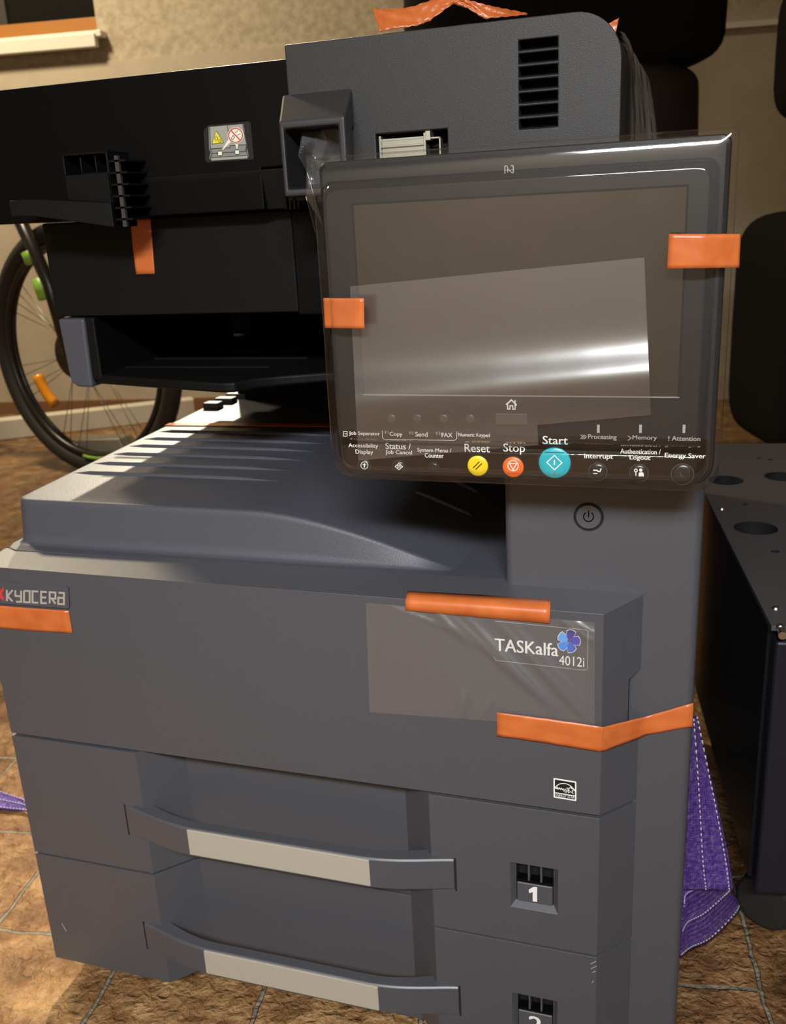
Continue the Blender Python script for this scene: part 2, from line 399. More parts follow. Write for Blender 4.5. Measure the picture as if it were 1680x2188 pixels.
def put_text(mb, s, xl, xr, yt, yb, Y, mat, bold=0.0, dy=0.0):
    """lettering fitted between the measured left, right, top and bottom on the plane y = Y"""
    me = text_mesh(s); yc = (yt + yb) / 2; xc = (xl + xr) / 2
    sl = (yc - 787) / (xc + 5487)
    a = PY(xl, yc + (xl - xc) * sl, Y); b = PY(xr, yc + (xr - xc) * sl, Y); t = PY(xc, yt, Y).z; u = PY(xc, yb, Y).z
    xs = [v.co.x for v in me.vertices]; ys = [v.co.y for v in me.vertices]
    x0, x1, y0, y1 = min(xs), max(xs), min(ys), max(ys); mi = mb.mi(mat)
    offs = [0] if not bold else [-bold, 0, bold]
    for k, of in enumerate(offs):
        vs = [mb.bm.verts.new((a.x + (v.co.x - x0) / (x1 - x0) * (b.x - a.x) + of, Y - dy - 0.00003 * k, u + (v.co.y - y0) / (y1 - y0) * (t - u))) for v in me.vertices]
        for p in me.polygons:
            try: f = mb.bm.faces.new([vs[i] for i in p.vertices]); f.material_index = mi
            except ValueError: pass
    bpy.data.meshes.remove(me)

# ------------------------------------------------------------------ the room
ROOM = dict(u0=-2.2, u1=4.6, v1=5.8, H=2.6)
def struct(name, mb, **k): return props(mb.build(name, **k), kind='structure')
mb = MB(); mb.wbox(ROOM['u0'], ROOM['u1'], 0, ROOM['v1'], -0.1, 0.0, 'floor'); struct('floor', mb)
mb = MB(); mb.wbox(ROOM['u0'], ROOM['u1'], 0, ROOM['v1'], ROOM['H'], ROOM['H'] + 0.1, 'ceiling'); struct('ceiling', mb)
WX0, WX1, WZ0, WZ1 = -1.6, 0.358, 1.385, 2.25
DZ = 1.292
mb = MB()
mb.wbox(ROOM['u0'], ROOM['u1'], 0.012, -0.25, 0, DZ, 'plaster_smooth')
mb.wbox(ROOM['u0'], WX0, 0, -0.25, DZ, ROOM['H'], 'plaster'); mb.wbox(WX1, ROOM['u1'], 0, -0.25, DZ, ROOM['H'], 'plaster')
mb.wbox(WX0, WX1, 0, -0.25, DZ, WZ0, 'plaster'); mb.wbox(WX0, WX1, 0, -0.25, WZ1, ROOM['H'], 'plaster')
struct('wall_back', mb)
mb = MB(); mb.wbox(ROOM['u0'], ROOM['u0'] - 0.15, -0.25, ROOM['v1'], 0, ROOM['H'], 'plain_wall'); struct('wall_left', mb)
mb = MB(); mb.wbox(ROOM['u1'], ROOM['u1'] + 0.15, -0.25, ROOM['v1'], 0, ROOM['H'], 'plain_wall'); struct('wall_right', mb)
mb = MB(); mb.wbox(ROOM['u0'], ROOM['u1'], ROOM['v1'], ROOM['v1'] + 0.15, 0, ROOM['H'], 'plain_wall'); struct('wall_front', mb)
mb = MB(); mb.wbox(ROOM['u0'], 2.2, 0.012, 0.03, 0, 0.05, 'brown_trim'); struct('baseboard_back', mb)
mb = MB(); mb.wbox(2.2, ROOM['u1'], 0.0, 0.03, 1.235, 1.252, 'sill'); mb.wbox(2.2, ROOM['u1'], 0.0, 0.022, 0.575, 0.59, 'plaster_smooth'); struct('trim_1', mb)
win = props(bpy.data.objects.new('window_1', None), kind='structure'); COL.objects.link(win); win.location = RW(-0.6, 0, WZ0)
mb = MB()
mb.wbox(WX0, WX1, -0.05, -0.13, WZ0, WZ0 + 0.066, 'wood'); mb.wbox(WX0, WX1, -0.07, -0.13, WZ1 - 0.05, WZ1, 'wood')
mb.wbox(WX0, WX0 + 0.05, -0.07, -0.13, WZ0, WZ1, 'wood')
mb.build('window_frame', win, bevel=0.003)
mb = MB(); mb.wbox(WX0, WX1, -0.10, -0.11, WZ0, WZ1, 'night'); mb.build('window_pane', win)
mb = MB(); mb.wbox(-0.32, -0.03, -0.085, -0.098, WZ0 + 0.046, WZ1, 'keydim'); mb.build('window_sash', win)
mb = MB()
mb.wbox(WX0 - 0.05, 0.392, 0.05, -0.09, WZ0 - 0.018, WZ0 + 0.004, 'sill'); mb.wbox(WX0 - 0.05, 0.372, 0.062, 0.03, WZ0 - 0.052, WZ0 - 0.006, 'sill')
mb.build('window_sill', win, bevel=0.004)

# ------------------------------------------------------------------ the copier
XL, XC, XR = -0.5754, -0.0505, 0.0115
ZB, ZS, ZF, ZT = 0.0297, 0.1536, 0.2819, 0.4455
cop = empty('photocopier', (-0.29, 0.3, 0), 'big dark grey office photocopier with touch panel and two paper drawers, taped for transport', 'photocopier')
# core of the machine behind the doors
mb = MB(); mb.box(XL + 0.004, -0.128, 0.034, 0.60, 0.012, 0.4475, 'gray'); mb.build('body', cop, bevel=0.004)
for fx in (XL + 0.06, XR - 0.08):
    for fy in (0.10, 0.54):
        mb = MB(); mb.cyl((fx, fy, 0), (0, 0, 1), 0.02, 0.013, 'rubber'); mb.build('foot', cop)
# right-hand column
colm = MB(); colm.box(-0.1245, XR, 0.028, 0.60, 0.012, 0.715, 'gray'); colm = colm.build('column', cop)
c = MB(); c.box(-0.035, -0.0255 + 0.006, 0.0, 0.034, 0.342, 0.402, 'gray')
add_bevel(colm, 0.006, 4, harden=True)
# front cover with slanted right end
mb = MB()
pl = [(XL, 0.0), (XC, 0.0), (-0.0262, 0.0265), (-0.0262, 0.036), (XL, 0.036)]
mb.prism([(x, y, ZF + 0.0012) for x, y in pl], [(x, y, ZT + (0.20 if x > -0.3 else 0.09) * y) for x, y in pl], 'gray')
cover = mb.build('front_cover', cop)
c = MB(); c.prism([(-0.0335, 0.0185, 0.338), (-0.02, 0.012, 0.338), (-0.015, 0.04, 0.338), (-0.0335, 0.04, 0.338)], [(-0.0335, 0.0185, 0.388), (-0.02, 0.012, 0.388), (-0.015, 0.04, 0.400), (-0.0335, 0.04, 0.400)], 'black')
cut(cover, c)
add_bevel(cover, 0.0055, 5, harden=True)
# drawers
def drawer(z0, z1, num, numpx):
    mb = MB()
    yd = 0.0315; ch = [(XL, 0.0), (-0.4465, 0.0), (-0.4165, yd), (-0.2115, yd), (-0.1820, 0.0), (XC, 0.0), (-0.0262, 0.0265), (-0.0262, 0.045), (XL, 0.045)]
    mb.prism([(x, y, z0) for x, y in ch], [(x, y, z1) for x, y in ch], 'gray')
    d = mb.build('drawer', cop)
    dz = z1 - 0.1536 * 0 - (0.2819 - 0.0008)
    zz = lambda z: z + dz
    # paper gauge window: bevelled recess
    x0, x1, a, b = -0.1182, -0.0808, zz(0.1880), zz(0.2300)
    c = MB(); q = lambda g, h, y: [(x0 + g, y, a + h), (x1 - g, y, a + h), (x1 - g, y, b - h), (x0 + g, y, b - h)]
    c.prism(q(-0.0003, -0.0003, -0.0004), q(0.0036, 0.0036, 0.005), 'gray'); cut(d, c)
    c = MB(); c.box(x0 + 0.0040, x1 - 0.0042, 0.001, 0.018, a + 0.0040, b - 0.0022, 'void'); cut(d, c)
    add_bevel(d, 0.0030, 4, harden=True)
    g = MB(); g.box(-0.1136, -0.0855, 0.0035, 0.012, zz(0.1918), zz(0.2096), 'gray'); gp = g.build('gauge_plate', d, bevel=0.001)
    g = MB()
    for gx in (-0.1042, -0.0945): g.box(gx - 0.0007, gx + 0.0007, 0.004, 0.012, zz(0.2122), zz(0.2278), 'gray')
    g.box(-0.1142, -0.0850, 0.0045, 0.012, zz(0.2098), zz(0.2122), 'black'); g.build('gauge_divider', d)
    if num == '1':
        g = Draw(0.0033); g.poly([(1130, 1901), (1140, 1895), (1148, 1895.5), (1148, 1927), (1138.5, 1926), (1138.5, 1906), (1131, 1908.5)], 'ink'); g.build('drawer_number', d)
    else:
        g = MB(); put_text(g, num, *numpx, 0.0034, 'ink', bold=0.0004, dy=0.0001); g.build('drawer_number', d)
    # bowed handle
    n = 60; rings = []
    def fy(x):
        t0, t1 = (x + 0.4650) / 0.078, (-0.1628 - x) / 0.078
        s = lambda t: 1 if t >= 1 else math.sin(max(0, t) * math.pi / 2) ** 1.15
        return -0.0010 - 0.0150 * min(s(t0), s(t1))
    za, zb = zz(0.1950), zz(0.2245)
    for i in range(n + 1):
        x = -0.4648 + (0.4648 - 0.1632) * i / n; f = fy(x); bk = f + 0.0105 + 0.006 * (1 - (f + 0.001) / -0.015)
        e = 0.0016
        rings.append([Vector((x, f + e, za)), Vector((x, f, za + e)), Vector((x, f, zb - e)), Vector((x, f + e, zb)), Vector((x, bk, zb)), Vector((x, bk, za))])
    h = MB(); h.loft(rings, 'gray', caps=(True, True), smooth=False); hd = h.build('drawer_handle', d, bevel=0.0006, seg=2)
    for gx in (-0.4664, -0.1630):
        h = MB(); h.box(gx, gx + 0.0014, -0.0004, 0.004, za - 0.001, zb + 0.001, 'void'); h.build('handle_gap', d)
    h = MB(); h.box(-0.3940, -0.2292, -0.0172, -0.0150, zz(0.1985), zz(0.2236), 'strip'); hs = h.build('handle_strip', d, bevel=0.0006, seg=2); hs['label'] = 'cream label strip'
    return d
drawer(ZS + 0.0010, ZF - 0.0016, '1', (1130, 1148, 1895, 1927))
drawer(ZB, ZS - 0.0012, '2', (1131, 1158, 2172, 2204))
# scuffs
for p in ((132, 1973, 142, 1990), (1262, 2060, 1274, 2054), (1263, 2070, 1275, 2064), (1266, 2078, 1273, 2075), (1265, 2100, 1269, 2096)):
    d = Draw(-0.0002); d.line([(p[0], p[1]), (p[2], p[3])], 1.6, 'inkdim'); d.build('scuff_mark', cop)
# badge with maker's lettering at the left edge
d = Draw(-0.0003)
d.poly([(-22, 1241), (144, 1253), (147, 1256), (149, 1298), (146, 1301), (-18, 1289)], 'tray'); d.lay()
d.line([(144, 1253), (147, 1256), (149, 1298), (146, 1301), (-18, 1289)], 1.2, 'mark_black'); d.lay()
LET = {'K': [[(0, 0), (0, 1)], [(1, 0), (.1, .55), (1, 1)]], 'Y': [[(0, 0), (0, .5), (1, .5)], [(1, 0), (1, 1), (.1, 1)]], 'O': [[(0, 0), (1, 0), (1, 1), (0, 1), (0, 0)]],
       'C': [[(1, 0), (0, 0), (0, 1), (1, 1)]], 'E': [[(1, 0), (0, 0), (0, 1), (1, 1)], [(0, .5), (.9, .5)]], 'R': [[(0, 1), (0, 0), (1, 0), (1, .55), (.0, .55)], [(.4, .55), (1, 1)]],
       'a': [[(0.05, 0), (1, 0), (1, 1), (0, 1), (0, .45), (1, .45)]]}
x = 15.0
for ch in 'KYOCERa':
    wd = 12.2; x0 = x; yb = 1260 + (x0 - 12) * 0.055
    for s in LET[ch]:
        d.line([(x0 + p[0] * wd, yb + p[1] * 24 + p[0] * 0.7) for p in s], 4.0, 'strip')
    x += 18.3
d.lay(); d.poly([(-16, 1250), (-4, 1251), (2, 1262), (8, 1252), (9, 1262), (4, 1268), (9, 1275), (9, 1284), (-2, 1276), (-14, 1283)], 'red')
d.build('maker_badge', cop)
# model badge on the right of the cover
d = Draw(-0.0003)
PTS = [(1055, 1404), (1060, 1411), (1248, 1432), (1256, 1429), (1257, 1349), (1252, 1346), (1058, 1327)]
d.line(PTS, 1.3, 'inkdim'); d.lay()
put_text(d.m, 'TASKalfa', 1058, 1193, 1369.5, 1396.5, -0.0005, 'ink', bold=0.00018)
put_text(d.m, '4012i', 1195, 1249, 1402.5, 1423, -0.0005, 'ink')
cx, cy = 1215.5, 1370
def petal(a, r, w0, grow):
    pts = [(2, 0.5), (7, 5), (14, 8.5), (22, 9.5), (24.5, 3), (24, -4), (20, -9.5), (10, -8.0), (5, -4)]
    out = []
    for px, py in pts:
        px = px + grow * (1 if px > 10 else 0); py = py * (1 + grow * 0.09)
        out.append((cx + px * math.cos(a) - py * math.sin(a), cy + px * math.sin(a) + py * math.cos(a)))
    return out
PET = [(-75, 'blue_b'), (-3, 'blue_c'), (69, 'blue_d'), (141, 'blue_e'), (213, 'blue_a')]
for a, c_ in PET: d.poly(petal(R_(a), 1, 1, 1.2), 'ink')
d.lay()
for a, c_ in PET: d.poly(petal(R_(a), 1, 1, 0), c_)
d.build('model_badge', cop)
# energy label
d = Draw(-0.0003, T=lambda x, y: (1183 + x * 49 / 49.0 + y * -0.0, 1662 + y + x * 0.163))
d.rrect(0, 0, 49, 42, 2, 'ink'); d.lay(); d.poly([(3, 3), (46, 3), (46, 30), (3, 30)], 'mark_black'); d.poly([(3, 32), (46, 32), (46, 39), (3, 39)], 'mark_black'); d.lay()
d.ring((24.5, 32), 24, 1.6, 'ink', 24, 207, 333)
sq = [(4, 22), (8, 18), (10, 20), (6, 22), (11, 22), (13, 19), (15, 22), (17, 19), (19, 22), (21, 20), (23, 22), (22, 26), (25, 19), (24, 26), (27, 19), (26, 27), (29, 20), (28, 27), (32, 20)]
d.line(sq, 1.5, 'ink')
st = []
for i in range(10):
    r = 8.6 if i % 2 == 0 else 3.6; a = R_(-90 + 36 * i); st.append((37 + r * math.cos(a), 19.5 + r * math.sin(a)))
d.line(st, 1.5, 'ink', closed=True)
put_text(d.m, 'ENERGY STAR', 1187.5, 1228, 1698.5, 1704.2, -0.00058, 'ink')
d.build('energy_label', cop)
# power button
pc = Vector((-0.0647, 0.028, 0.5063))
mb = MB(); mb.cyl(pc + Vector((0, -0.0002, 0)), (0, 1, 0), 0.0105, 0.002, 'void'); pw = mb.build('power_button', cop)
mb = MB(); mb.cyl(pc + Vector((0, 0.001, 0)), (0, -1, 0), 0.0091, 0.0024, 'gray', r2=0.0086); mb.build('button_cap', pw, bevel=0.0005)
d = Draw(pc.y - 0.0015); d.ring((1258, 1104), 10.5, 2.6, 'black', 30, -55, 235); d.line([(1258, 1090), (1258, 1106)], 2.6, 'black'); d.build('power_symbol', pw)

# output tray, flat at left and falling to the right
TXL, TXR = -0.5735, -0.1250
def tray_z(x, y):
    xb = -0.345 + max(0, (y - 0.06)) * 0.42; xe = -0.163 + max(0, y - 0.06) * 0.02
    if xb > -0.21: xb = -0.21
    t = min(1, max(0, (x - xb) / (xe - xb)))
    drop = 0.0415 * (t ** 1.35) if t < 1 else 0.0415
    if t > 0: drop = 0.0415 * (t * t * (1.6 - 0.6 * t))
    return 0.4890 + 0.030 * max(0, y - 0.06) - drop
def PT(px, py):
    z = 0.49
    for _ in range(8): z = 0.4890 + 0.030 * max(0, PZ(px, py, z).y - 0.06)
    return PZ(px, py, z)
xs = [TXL - 0.0012 + 0.0012 * 0] ; xs = []
for i in range(9): xs.append(TXL + 0.013 * (1 - math.cos(i / 8 * math.pi / 2)))
k = 70
for i in range(1, k + 1): xs.append(TXL + 0.013 + (TXR - TXL - 0.013) * i / k)
mb = MB(); rows = []
for i, x in enumerate(xs):
    t = x - TXL; r = 0.015
    push = (r - math.sqrt(max(0, r * r - (r - t) ** 2))) if t < r else 0
    base = 0.4492; edge = 0.0
    if t < 0.004: edge = 0.0032 * (1 - t / 0.004) ** 2
    col_ = []
    y = 0.046 + push
    H = lambda q: tray_z(x, q) - edge
    h = H(0.062) - base
    for yy, ff in ((-0.006, 0.0), (0.0, 0.02), (0.0024, 0.07), (0.0040, 0.24), (0.0072, 0.86), (0.0080, 0.955), (0.0092, 0.99), (0.0115, 1.0)):
        col_.append(Vector((x, y + yy, base + h * ff)))
    y1 = y + 0.0115
    for j in range(1, 31):
        yq = y1 + (0.452 - y1) * j / 30; col_.append(Vector((x, yq, H(yq))))
    col_.append(Vector((x, 0.455, base)))
    rows.append(col_)
# left skirt
r0 = [Vector((p.x - (0.0015 if 0 < i < len(rows[0]) - 1 else 0), p.y, 0.4492 + (p.z - 0.4492) * 0.45)) for i, p in enumerate(rows[0])]
rb = [Vector((p.x - 0.002, p.y, 0.4492)) for p in rows[0]]
rows = [rb, r0] + rows
mb.loft(rows, 'tray', close=False, smooth=True)
trayo = mb.build('output_tray', cop)
# ribs on the tray
def rib(pxs, wid=0.0013, hgt=0.0026, ya=None):
    r = MB(); rings = []
    a = PT(*pxs[0]); b = PT(*pxs[1])
    n = 24; a.x = max(a.x, TXL + 0.008)
    for i in range(n + 1):
        x = a.x + (b.x - a.x) * i / n; y = a.y + (b.y - a.y) * 0
        z = tray_z(x, y); e = min(1, i / 2.0, (n - i) / 5.0)
        rings.append([Vector((x, y - wid, z - 0.001)), Vector((x, y - wid * 0.5, z + hgt * e)), Vector((x, y + wid * 0.5, z + hgt * e)), Vector((x, y + wid, z - 0.001))])
    r.loft(rings, 'tray', close=False, smooth=True); r.build('tray_rib', trayo)
for q in (((150, 1010), (600, 1030)), ((190, 990), (625, 1003)), ((230, 970), (652, 986)), ((266, 953), (675, 968)), ((300, 938), (700, 950)), ((318, 922), (720, 933))): rib(q)
for q in ((890, 1090, 1012, 1138), (906, 1068, 1026, 1112), (926, 1050, 1042, 1086)):
    r = MB(); A = None; rings = []
    yy = 0.16 + 0.05 * ((890, 906, 926).index(q[0]))
    a = PY(q[0], q[1], yy); b = PY(q[2], q[3], yy)
    for i in range(17):
        x = a.x + (b.x - a.x) * i / 16; z = tray_z(x, yy); e = 1 if 0 < i < 16 else 0
        rings.append([Vector((x, yy - 0.002, z - 0.001)), Vector((x, yy - 0.001, z + 0.0025 * e)), Vector((x, yy + 0.001, z + 0.0025 * e)), Vector((x, yy + 0.002, z - 0.001))])
    r.loft(rings, 'tray', close=False); r.build('tray_rib', trayo)
# base plate round the tray
mb = MB()
pl = [(-0.577, 0.048), (-0.572, 0.036), (-0.562, 0.0315), (-0.1400, 0.0315), (-0.1345, 0.0285), (-0.1245, 0.0285), (-0.1245, 0.455), (-0.577, 0.455)]
mb.prism([(x, y, 0.440) for x, y in pl], [(x, y, 0.4496) for x, y in pl], 'tray'); mb.build('tray_base', cop, bevel=0.0012)
mb = MB(); mb.box(XL, -0.573, 0.036, 0.6, 0.30, 0.4470, 'gray'); mb.build('side_panel', cop, bevel=0.002)
# small fittings at the back of the tray
mb = MB()
a = PT(384, 884)
for i in range(3):
    y0 = a.y + 0.022 + 0.03 * i; mb.box(-0.566, -0.545 + 0.004 * i, y0, y0 + 0.016, 0.492, 0.507, 'tray')
mb.build('tray_latch', cop, bevel=0.002)

# dark block under the scanner
mb = MB(); mb.box(-0.550, -0.1245, 0.455, 0.60, 0.4485, 0.64, 'black'); mb.build('exit_housing', cop, bevel=0.003)
mb = MB(); mb.box(-0.5745, -0.3265, 0.155, 0.60, 0.6375, 0.7215, 'black_soft'); mb.build('lower_housing', cop, bevel=0.0015)
mb = MB(); mb.box(-0.3255, -0.1245, 0.152, 0.60, 0.6355, 0.7205, 'black'); mb.build('lower_housing', cop, bevel=0.0015)
# inner tray for separated jobs: grey end cap, ribbed shelf
mb = MB()
pr = [PY(122, 681, 0.15), PY(178, 681, 0.15), PY(197, 829, 0.15), PY(165, 827, 0.15), PY(152, 818, 0.15), PY(146, 800, 0.15)]
mb.prism([p + Vector((0, 0.28, 0)) for p in pr], pr, 'tray'); insep = mb.build('inner_tray', cop, bevel=0.003)
mb = MB(); mb.box(-0.5435, -0.5325, 0.153, 0.43, 0.578, 0.6365, 'black_soft'); mb.build('end_wall', insep, bevel=0.002)
mb = MB(); fr = [PZ(183, 799, 0.583), PZ(330, 809, 0.583), PZ(470, 818, 0.583), PZ(500, 817, 0.583), PZ(545, 809, 0.583), PZ(600, 803, 0.583), PZ(700, 795, 0.583)]
fr += [Vector((-0.126, fr[-1].y, 0.583)), Vector((-0.126, 0.45, 0.583)), Vector((-0.545, 0.45, 0.583))]
mb.prism([p - Vector((0, 0, 0.009)) for p in fr], fr, 'black_soft'); sh = mb.build('shelf', insep, bevel=0.0025)
mb = MB()
for (q, e) in (((215, 786), (545, 798)), ((240, 768), (620, 782)), ((262, 752), (600, 768))):
    a = PZ(*q, 0.583); b = PZ(*e, 0.583); mb.prism([(a.x, a.y, 0.5825), (b.x, a.y, 0.5825), (b.x, a.y + 0.003, 0.5825), (a.x, a.y + 0.003, 0.5825)], [(a.x, a.y, 0.5845), (b.x, a.y, 0.5845), (b.x, a.y + 0.003, 0.5845), (a.x, a.y + 0.003, 0.5845)], 'black_soft')
mb.build('shelf_rib', insep)
# scanner
SY = 0.13
mb = MB()
pl = [(-0.606, 0.7225), (-0.3385, 0.7225), (-0.3385, 0.7545), (-0.2, 0.7545), (-0.2, 0.8318), (-0.606, 0.8318)]
mb.prism([(x, 0.60, z) for x, z in pl], [(x, SY, z) for x, z in pl], 'black')
mb.build('scanner_unit', cop, bevel=0.0015)
mb = MB()
a = [(-0.3375, SY + 0.001, 0.7535), (-0.2985, SY + 0.001, 0.7535), (-0.2985, 0.2, 0.7535), (-0.3375, 0.2, 0.7535)]
x0, x1 = PY(295, 372, SY).x, PY(606, 352, SY).x; x2, x3 = PY(310, 460, SY).x, PY(624, 448, SY).x
mb.prism([(x2, SY + 0.006, 0.7225), (x3, SY + 0.006, 0.7225), (x3, 0.22, 0.7225), (x2, 0.22, 0.7225)], [(x0, SY - 0.001, 0.7535), (x1, SY - 0.001, 0.7535), (x1, 0.22, 0.7535), (x0, 0.22, 0.7535)], 'black_soft')
mb.build('scanner_lip', cop, bevel=0.0012)
mb = MB()
for i in range(4):
    x = PY(612 + i * 9, 400, SY).x; mb.box(x - 0.0008, x + 0.0008, SY - 0.004, SY + 0.06, 0.7215, 0.752, 'black')
mb.box(-0.2835, -0.262, SY - 0.002, SY + 0.06, 0.7215, 0.7535, 'black_soft')
mb.build('fin', cop)
# open plastic bracket that sticks out of the scanner front
by = 0.098
bk = MB()
q0, q1 = PY(131, 330, by), PY(226, 320, by); q2 = PY(248, 486, by); q3 = PY(150, 440, by)
xl, xr = q0.x, PY(238, 400, by).x; zt = q0.z; zl = PY(240, 486, by).z; zm = PY(180, 372, by).z
bk.box(xl, xr, by, by + 0.002, zl + 0.012, zm, 'black_soft')
bk.box(xr - 0.002, xr, by, SY, zl, zt, 'black_soft'); bk.box(xl, xr, by + 0.0, SY, zt - 0.0016, zt, 'black_soft'); bk.box(xl, xl + 0.0016, by, SY, zm, zt, 'black_soft')
for t in (0.33, 0.66):
    xx = xl + (xr - xl) * t; bk.box(xx - 0.0006, xx + 0.0006, by + 0.004, SY, zm, zt, 'black_soft')
bk.box(xl + 0.012, xr, by + 0.006, by + 0.03, zm - 0.001, zm + 0.001, 'black_soft')
bk = bk.build('guide_bracket', cop, bevel=0.0006, seg=2)
mb = MB(); xw = xr + 0.0055
mb.box(xw, xw + 0.0035, by + 0.001, by + 0.004, zl, zt - 0.004, 'keydim')
for i in range(6):
    z = zl + 0.006 + (zt - zl - 0.014) * i / 5; mb.box(xr - 0.001, xw + 0.010, by + 0.001, SY, z - 0.0008, z + 0.0008, 'black_soft')
mb.build('bracket_ladder', bk)
mb = MB(); e0, e1, e2, e3 = PY(18, 430, 0.085), PY(78, 426, 0.085), PY(210, 484, 0.097), PY(200, 430, 0.097)
arm_b = [Vector((e0.x, 0.085, e0.z - 0.012)), Vector((e0.x + 0.02, 0.085, e0.z - 0.0125)), Vector((xr, by - 0.004, zl)), Vector((xr, by - 0.004, zl + 0.019)), Vector((e0.x + 0.022, 0.085, e0.z + 0.0005)), Vector((e0.x, 0.085, e0.z))]
mb.prism([p + Vector((0, 0.016, 0.002)) for p in arm_b], arm_b, 'black_soft'); mb.build('bracket_arm', bk, bevel=0.0008, seg=2)
# warning sticker on the scanner
d = Draw(SY - 0.0004, T=lambda x, y: (420 + x / 12.0, 240 + y / 12.0))
d.poly([(300, 330), (1340, 235), (1385, 270), (1470, 1170), (1440, 1210), (290, 1285), (230, 1240), (180, 520), (200, 440)], 'key'); d.lay()
d.poly([(310, 375), (790, 335), (1205, 300), (1300, 860), (1305, 960), (1345, 1110), (1320, 1180), (375, 1240), (325, 1170), (360, 1040), (322, 930)], 'stk_gray'); d.lay()
d.poly([(375, 1175), (1310, 1110), (1315, 1175), (375, 1235)], 'stk_light'); d.poly([(350, 375), (350, 920), (862, 895), (862, 850), (1265, 830), (1180, 300), (790, 337)], 'stk_light'); d.lay()
for pts in ([(345, 380), (360, 940), (860, 905), (860, 850), (1290, 830)], [(360, 940), (400, 1055), (1260, 1000), (1290, 840)], [(365, 1165), (1310, 1105)], [(795, 340), (815, 500)], [(400, 1055), (360, 1165), (380, 1235)], [(1185, 300), (1300, 850), (1275, 1000), (1330, 1105), (1310, 1175)]):
    d.line(pts, 17, 'stk_line')
d.lay()
d.poly([(515, 460), (710, 785), (395, 820)], 'stk_line'); d.poly([(830, 680), (880, 760), (690, 960), (655, 960)], 'stk_white'); d.poly([(1000, 820), (1075, 820), (1050, 940), (1035, 940)], 'stk_white')
d.circle((610, 1055), 72, 'stk_line'); d.circle((1048, 1022), 72, 'stk_line'); d.lay()
d.poly([(515, 485), (692, 775), (410, 805)], 'stk_yellow'); d.circle((1010, 590), 205, 'stk_white'); d.rrect(560, 1005, 662, 1102, 22, 'stk_white'); d.rrect(998, 975, 1098, 1070, 22, 'stk_white'); d.lay()
d.ring((515, 672), 42, 14, 'stk_line', 20); d.ring((605, 735), 34, 13, 'stk_line', 20)
d.line([(900, 660), (950, 590), (985, 640), (940, 700), (905, 690), (900, 660)], 13, 'stk_line'); d.line([(995, 525), (1080, 462)], 12, 'stk_line'); d.line([(1055, 590), (1130, 545)], 12, 'stk_line'); d.lay()
d.ring((1010, 590), 178, 26, 'red'); d.line([(880, 455), (1140, 725)], 30, 'red')
d.line([(1320, 310), (1345, 530)], 14, 'keydim')
ws = d.build('warning_sticker', cop)

# document feeder in front of the scanner: grey shell with rounded corner, vents and latch slot
DY = 0.10
pts = [(-0.2975, 0.7275), (-0.0548, 0.7275), (-0.0548, 0.8055)]
for i in range(1, 13):
    t = R_(90 * i / 12); pts.append((-0.0858 + 0.031 * math.cos(t), 0.8055 + 0.031 * math.sin(t)))
pts += [(-0.2975, 0.8364)]
mb = MB(); mb.prism([(x, 0.52, z) for x, z in pts], [(x, DY, z) for x, z in pts], 'dp'); dpo = mb.build('document_feeder', cop)
for i in range(7):
    zc = 0.8195 - i * 0.00835
    c = MB(); c.box(-0.1240, -0.0974, DY - 0.01, DY + 0.02, zc - 0.0032, zc + 0.0032, 'void'); cut(dpo, c)
c = MB(); c.box(-0.2302, -0.1762, DY - 0.01, DY + 0.02, 0.7500, 0.7704, 'void'); cut(dpo, c)
add_bevel(dpo, 0.0016, 3)
for i in range(7):
    zc = 0.8195 - i * 0.00835
    mb = MB(); mb.prism([(-0.1238, DY + 0.004, zc - 0.0029), (-0.0976, DY + 0.004, zc - 0.0029), (-0.0976, DY + 0.012, zc - 0.0005), (-0.1238, DY + 0.012, zc - 0.0005)], [(-0.1238, DY + 0.004, zc - 0.0023), (-0.0976, DY + 0.004, zc - 0.0023), (-0.0976, DY + 0.012, zc + 0.0001), (-0.1238, DY + 0.012, zc + 0.0001)], 'black'); mb.build('vent_slat', dpo)
mb = MB()
mb.box(-0.2285, -0.2268, DY + 0.001, DY + 0.012, 0.750, 0.7692, 'metal')
mb.box(-0.2268, -0.1935, DY + 0.005, DY + 0.009, 0.7655, 0.7672, 'metal'); mb.box(-0.2268, -0.1935, DY + 0.003, DY + 0.008, 0.7505, 0.7655, 'metal'); mb.box(-0.2268, -0.1935, DY + 0.001, DY + 0.004, 0.7608, 0.7622, 'metal')
mb.box(-0.1935, -0.1918, DY - 0.002, DY + 0.01, 0.750, 0.7690, 'metal'); mb.box(-0.1918, -0.1880, DY - 0.003, DY + 0.008, 0.7635, 0.7700, 'metal')
mb.box(-0.1880, -0.1815, DY + 0.001, DY + 0.008, 0.7645, 0.7658, 'metal'); mb.box(-0.1828, -0.1815, DY + 0.001, DY + 0.008, 0.752, 0.7658, 'metal')
lt = mb.build('latch', dpo, bevel=0.0003, seg=2); lt['label'] = 'bright metal latch'
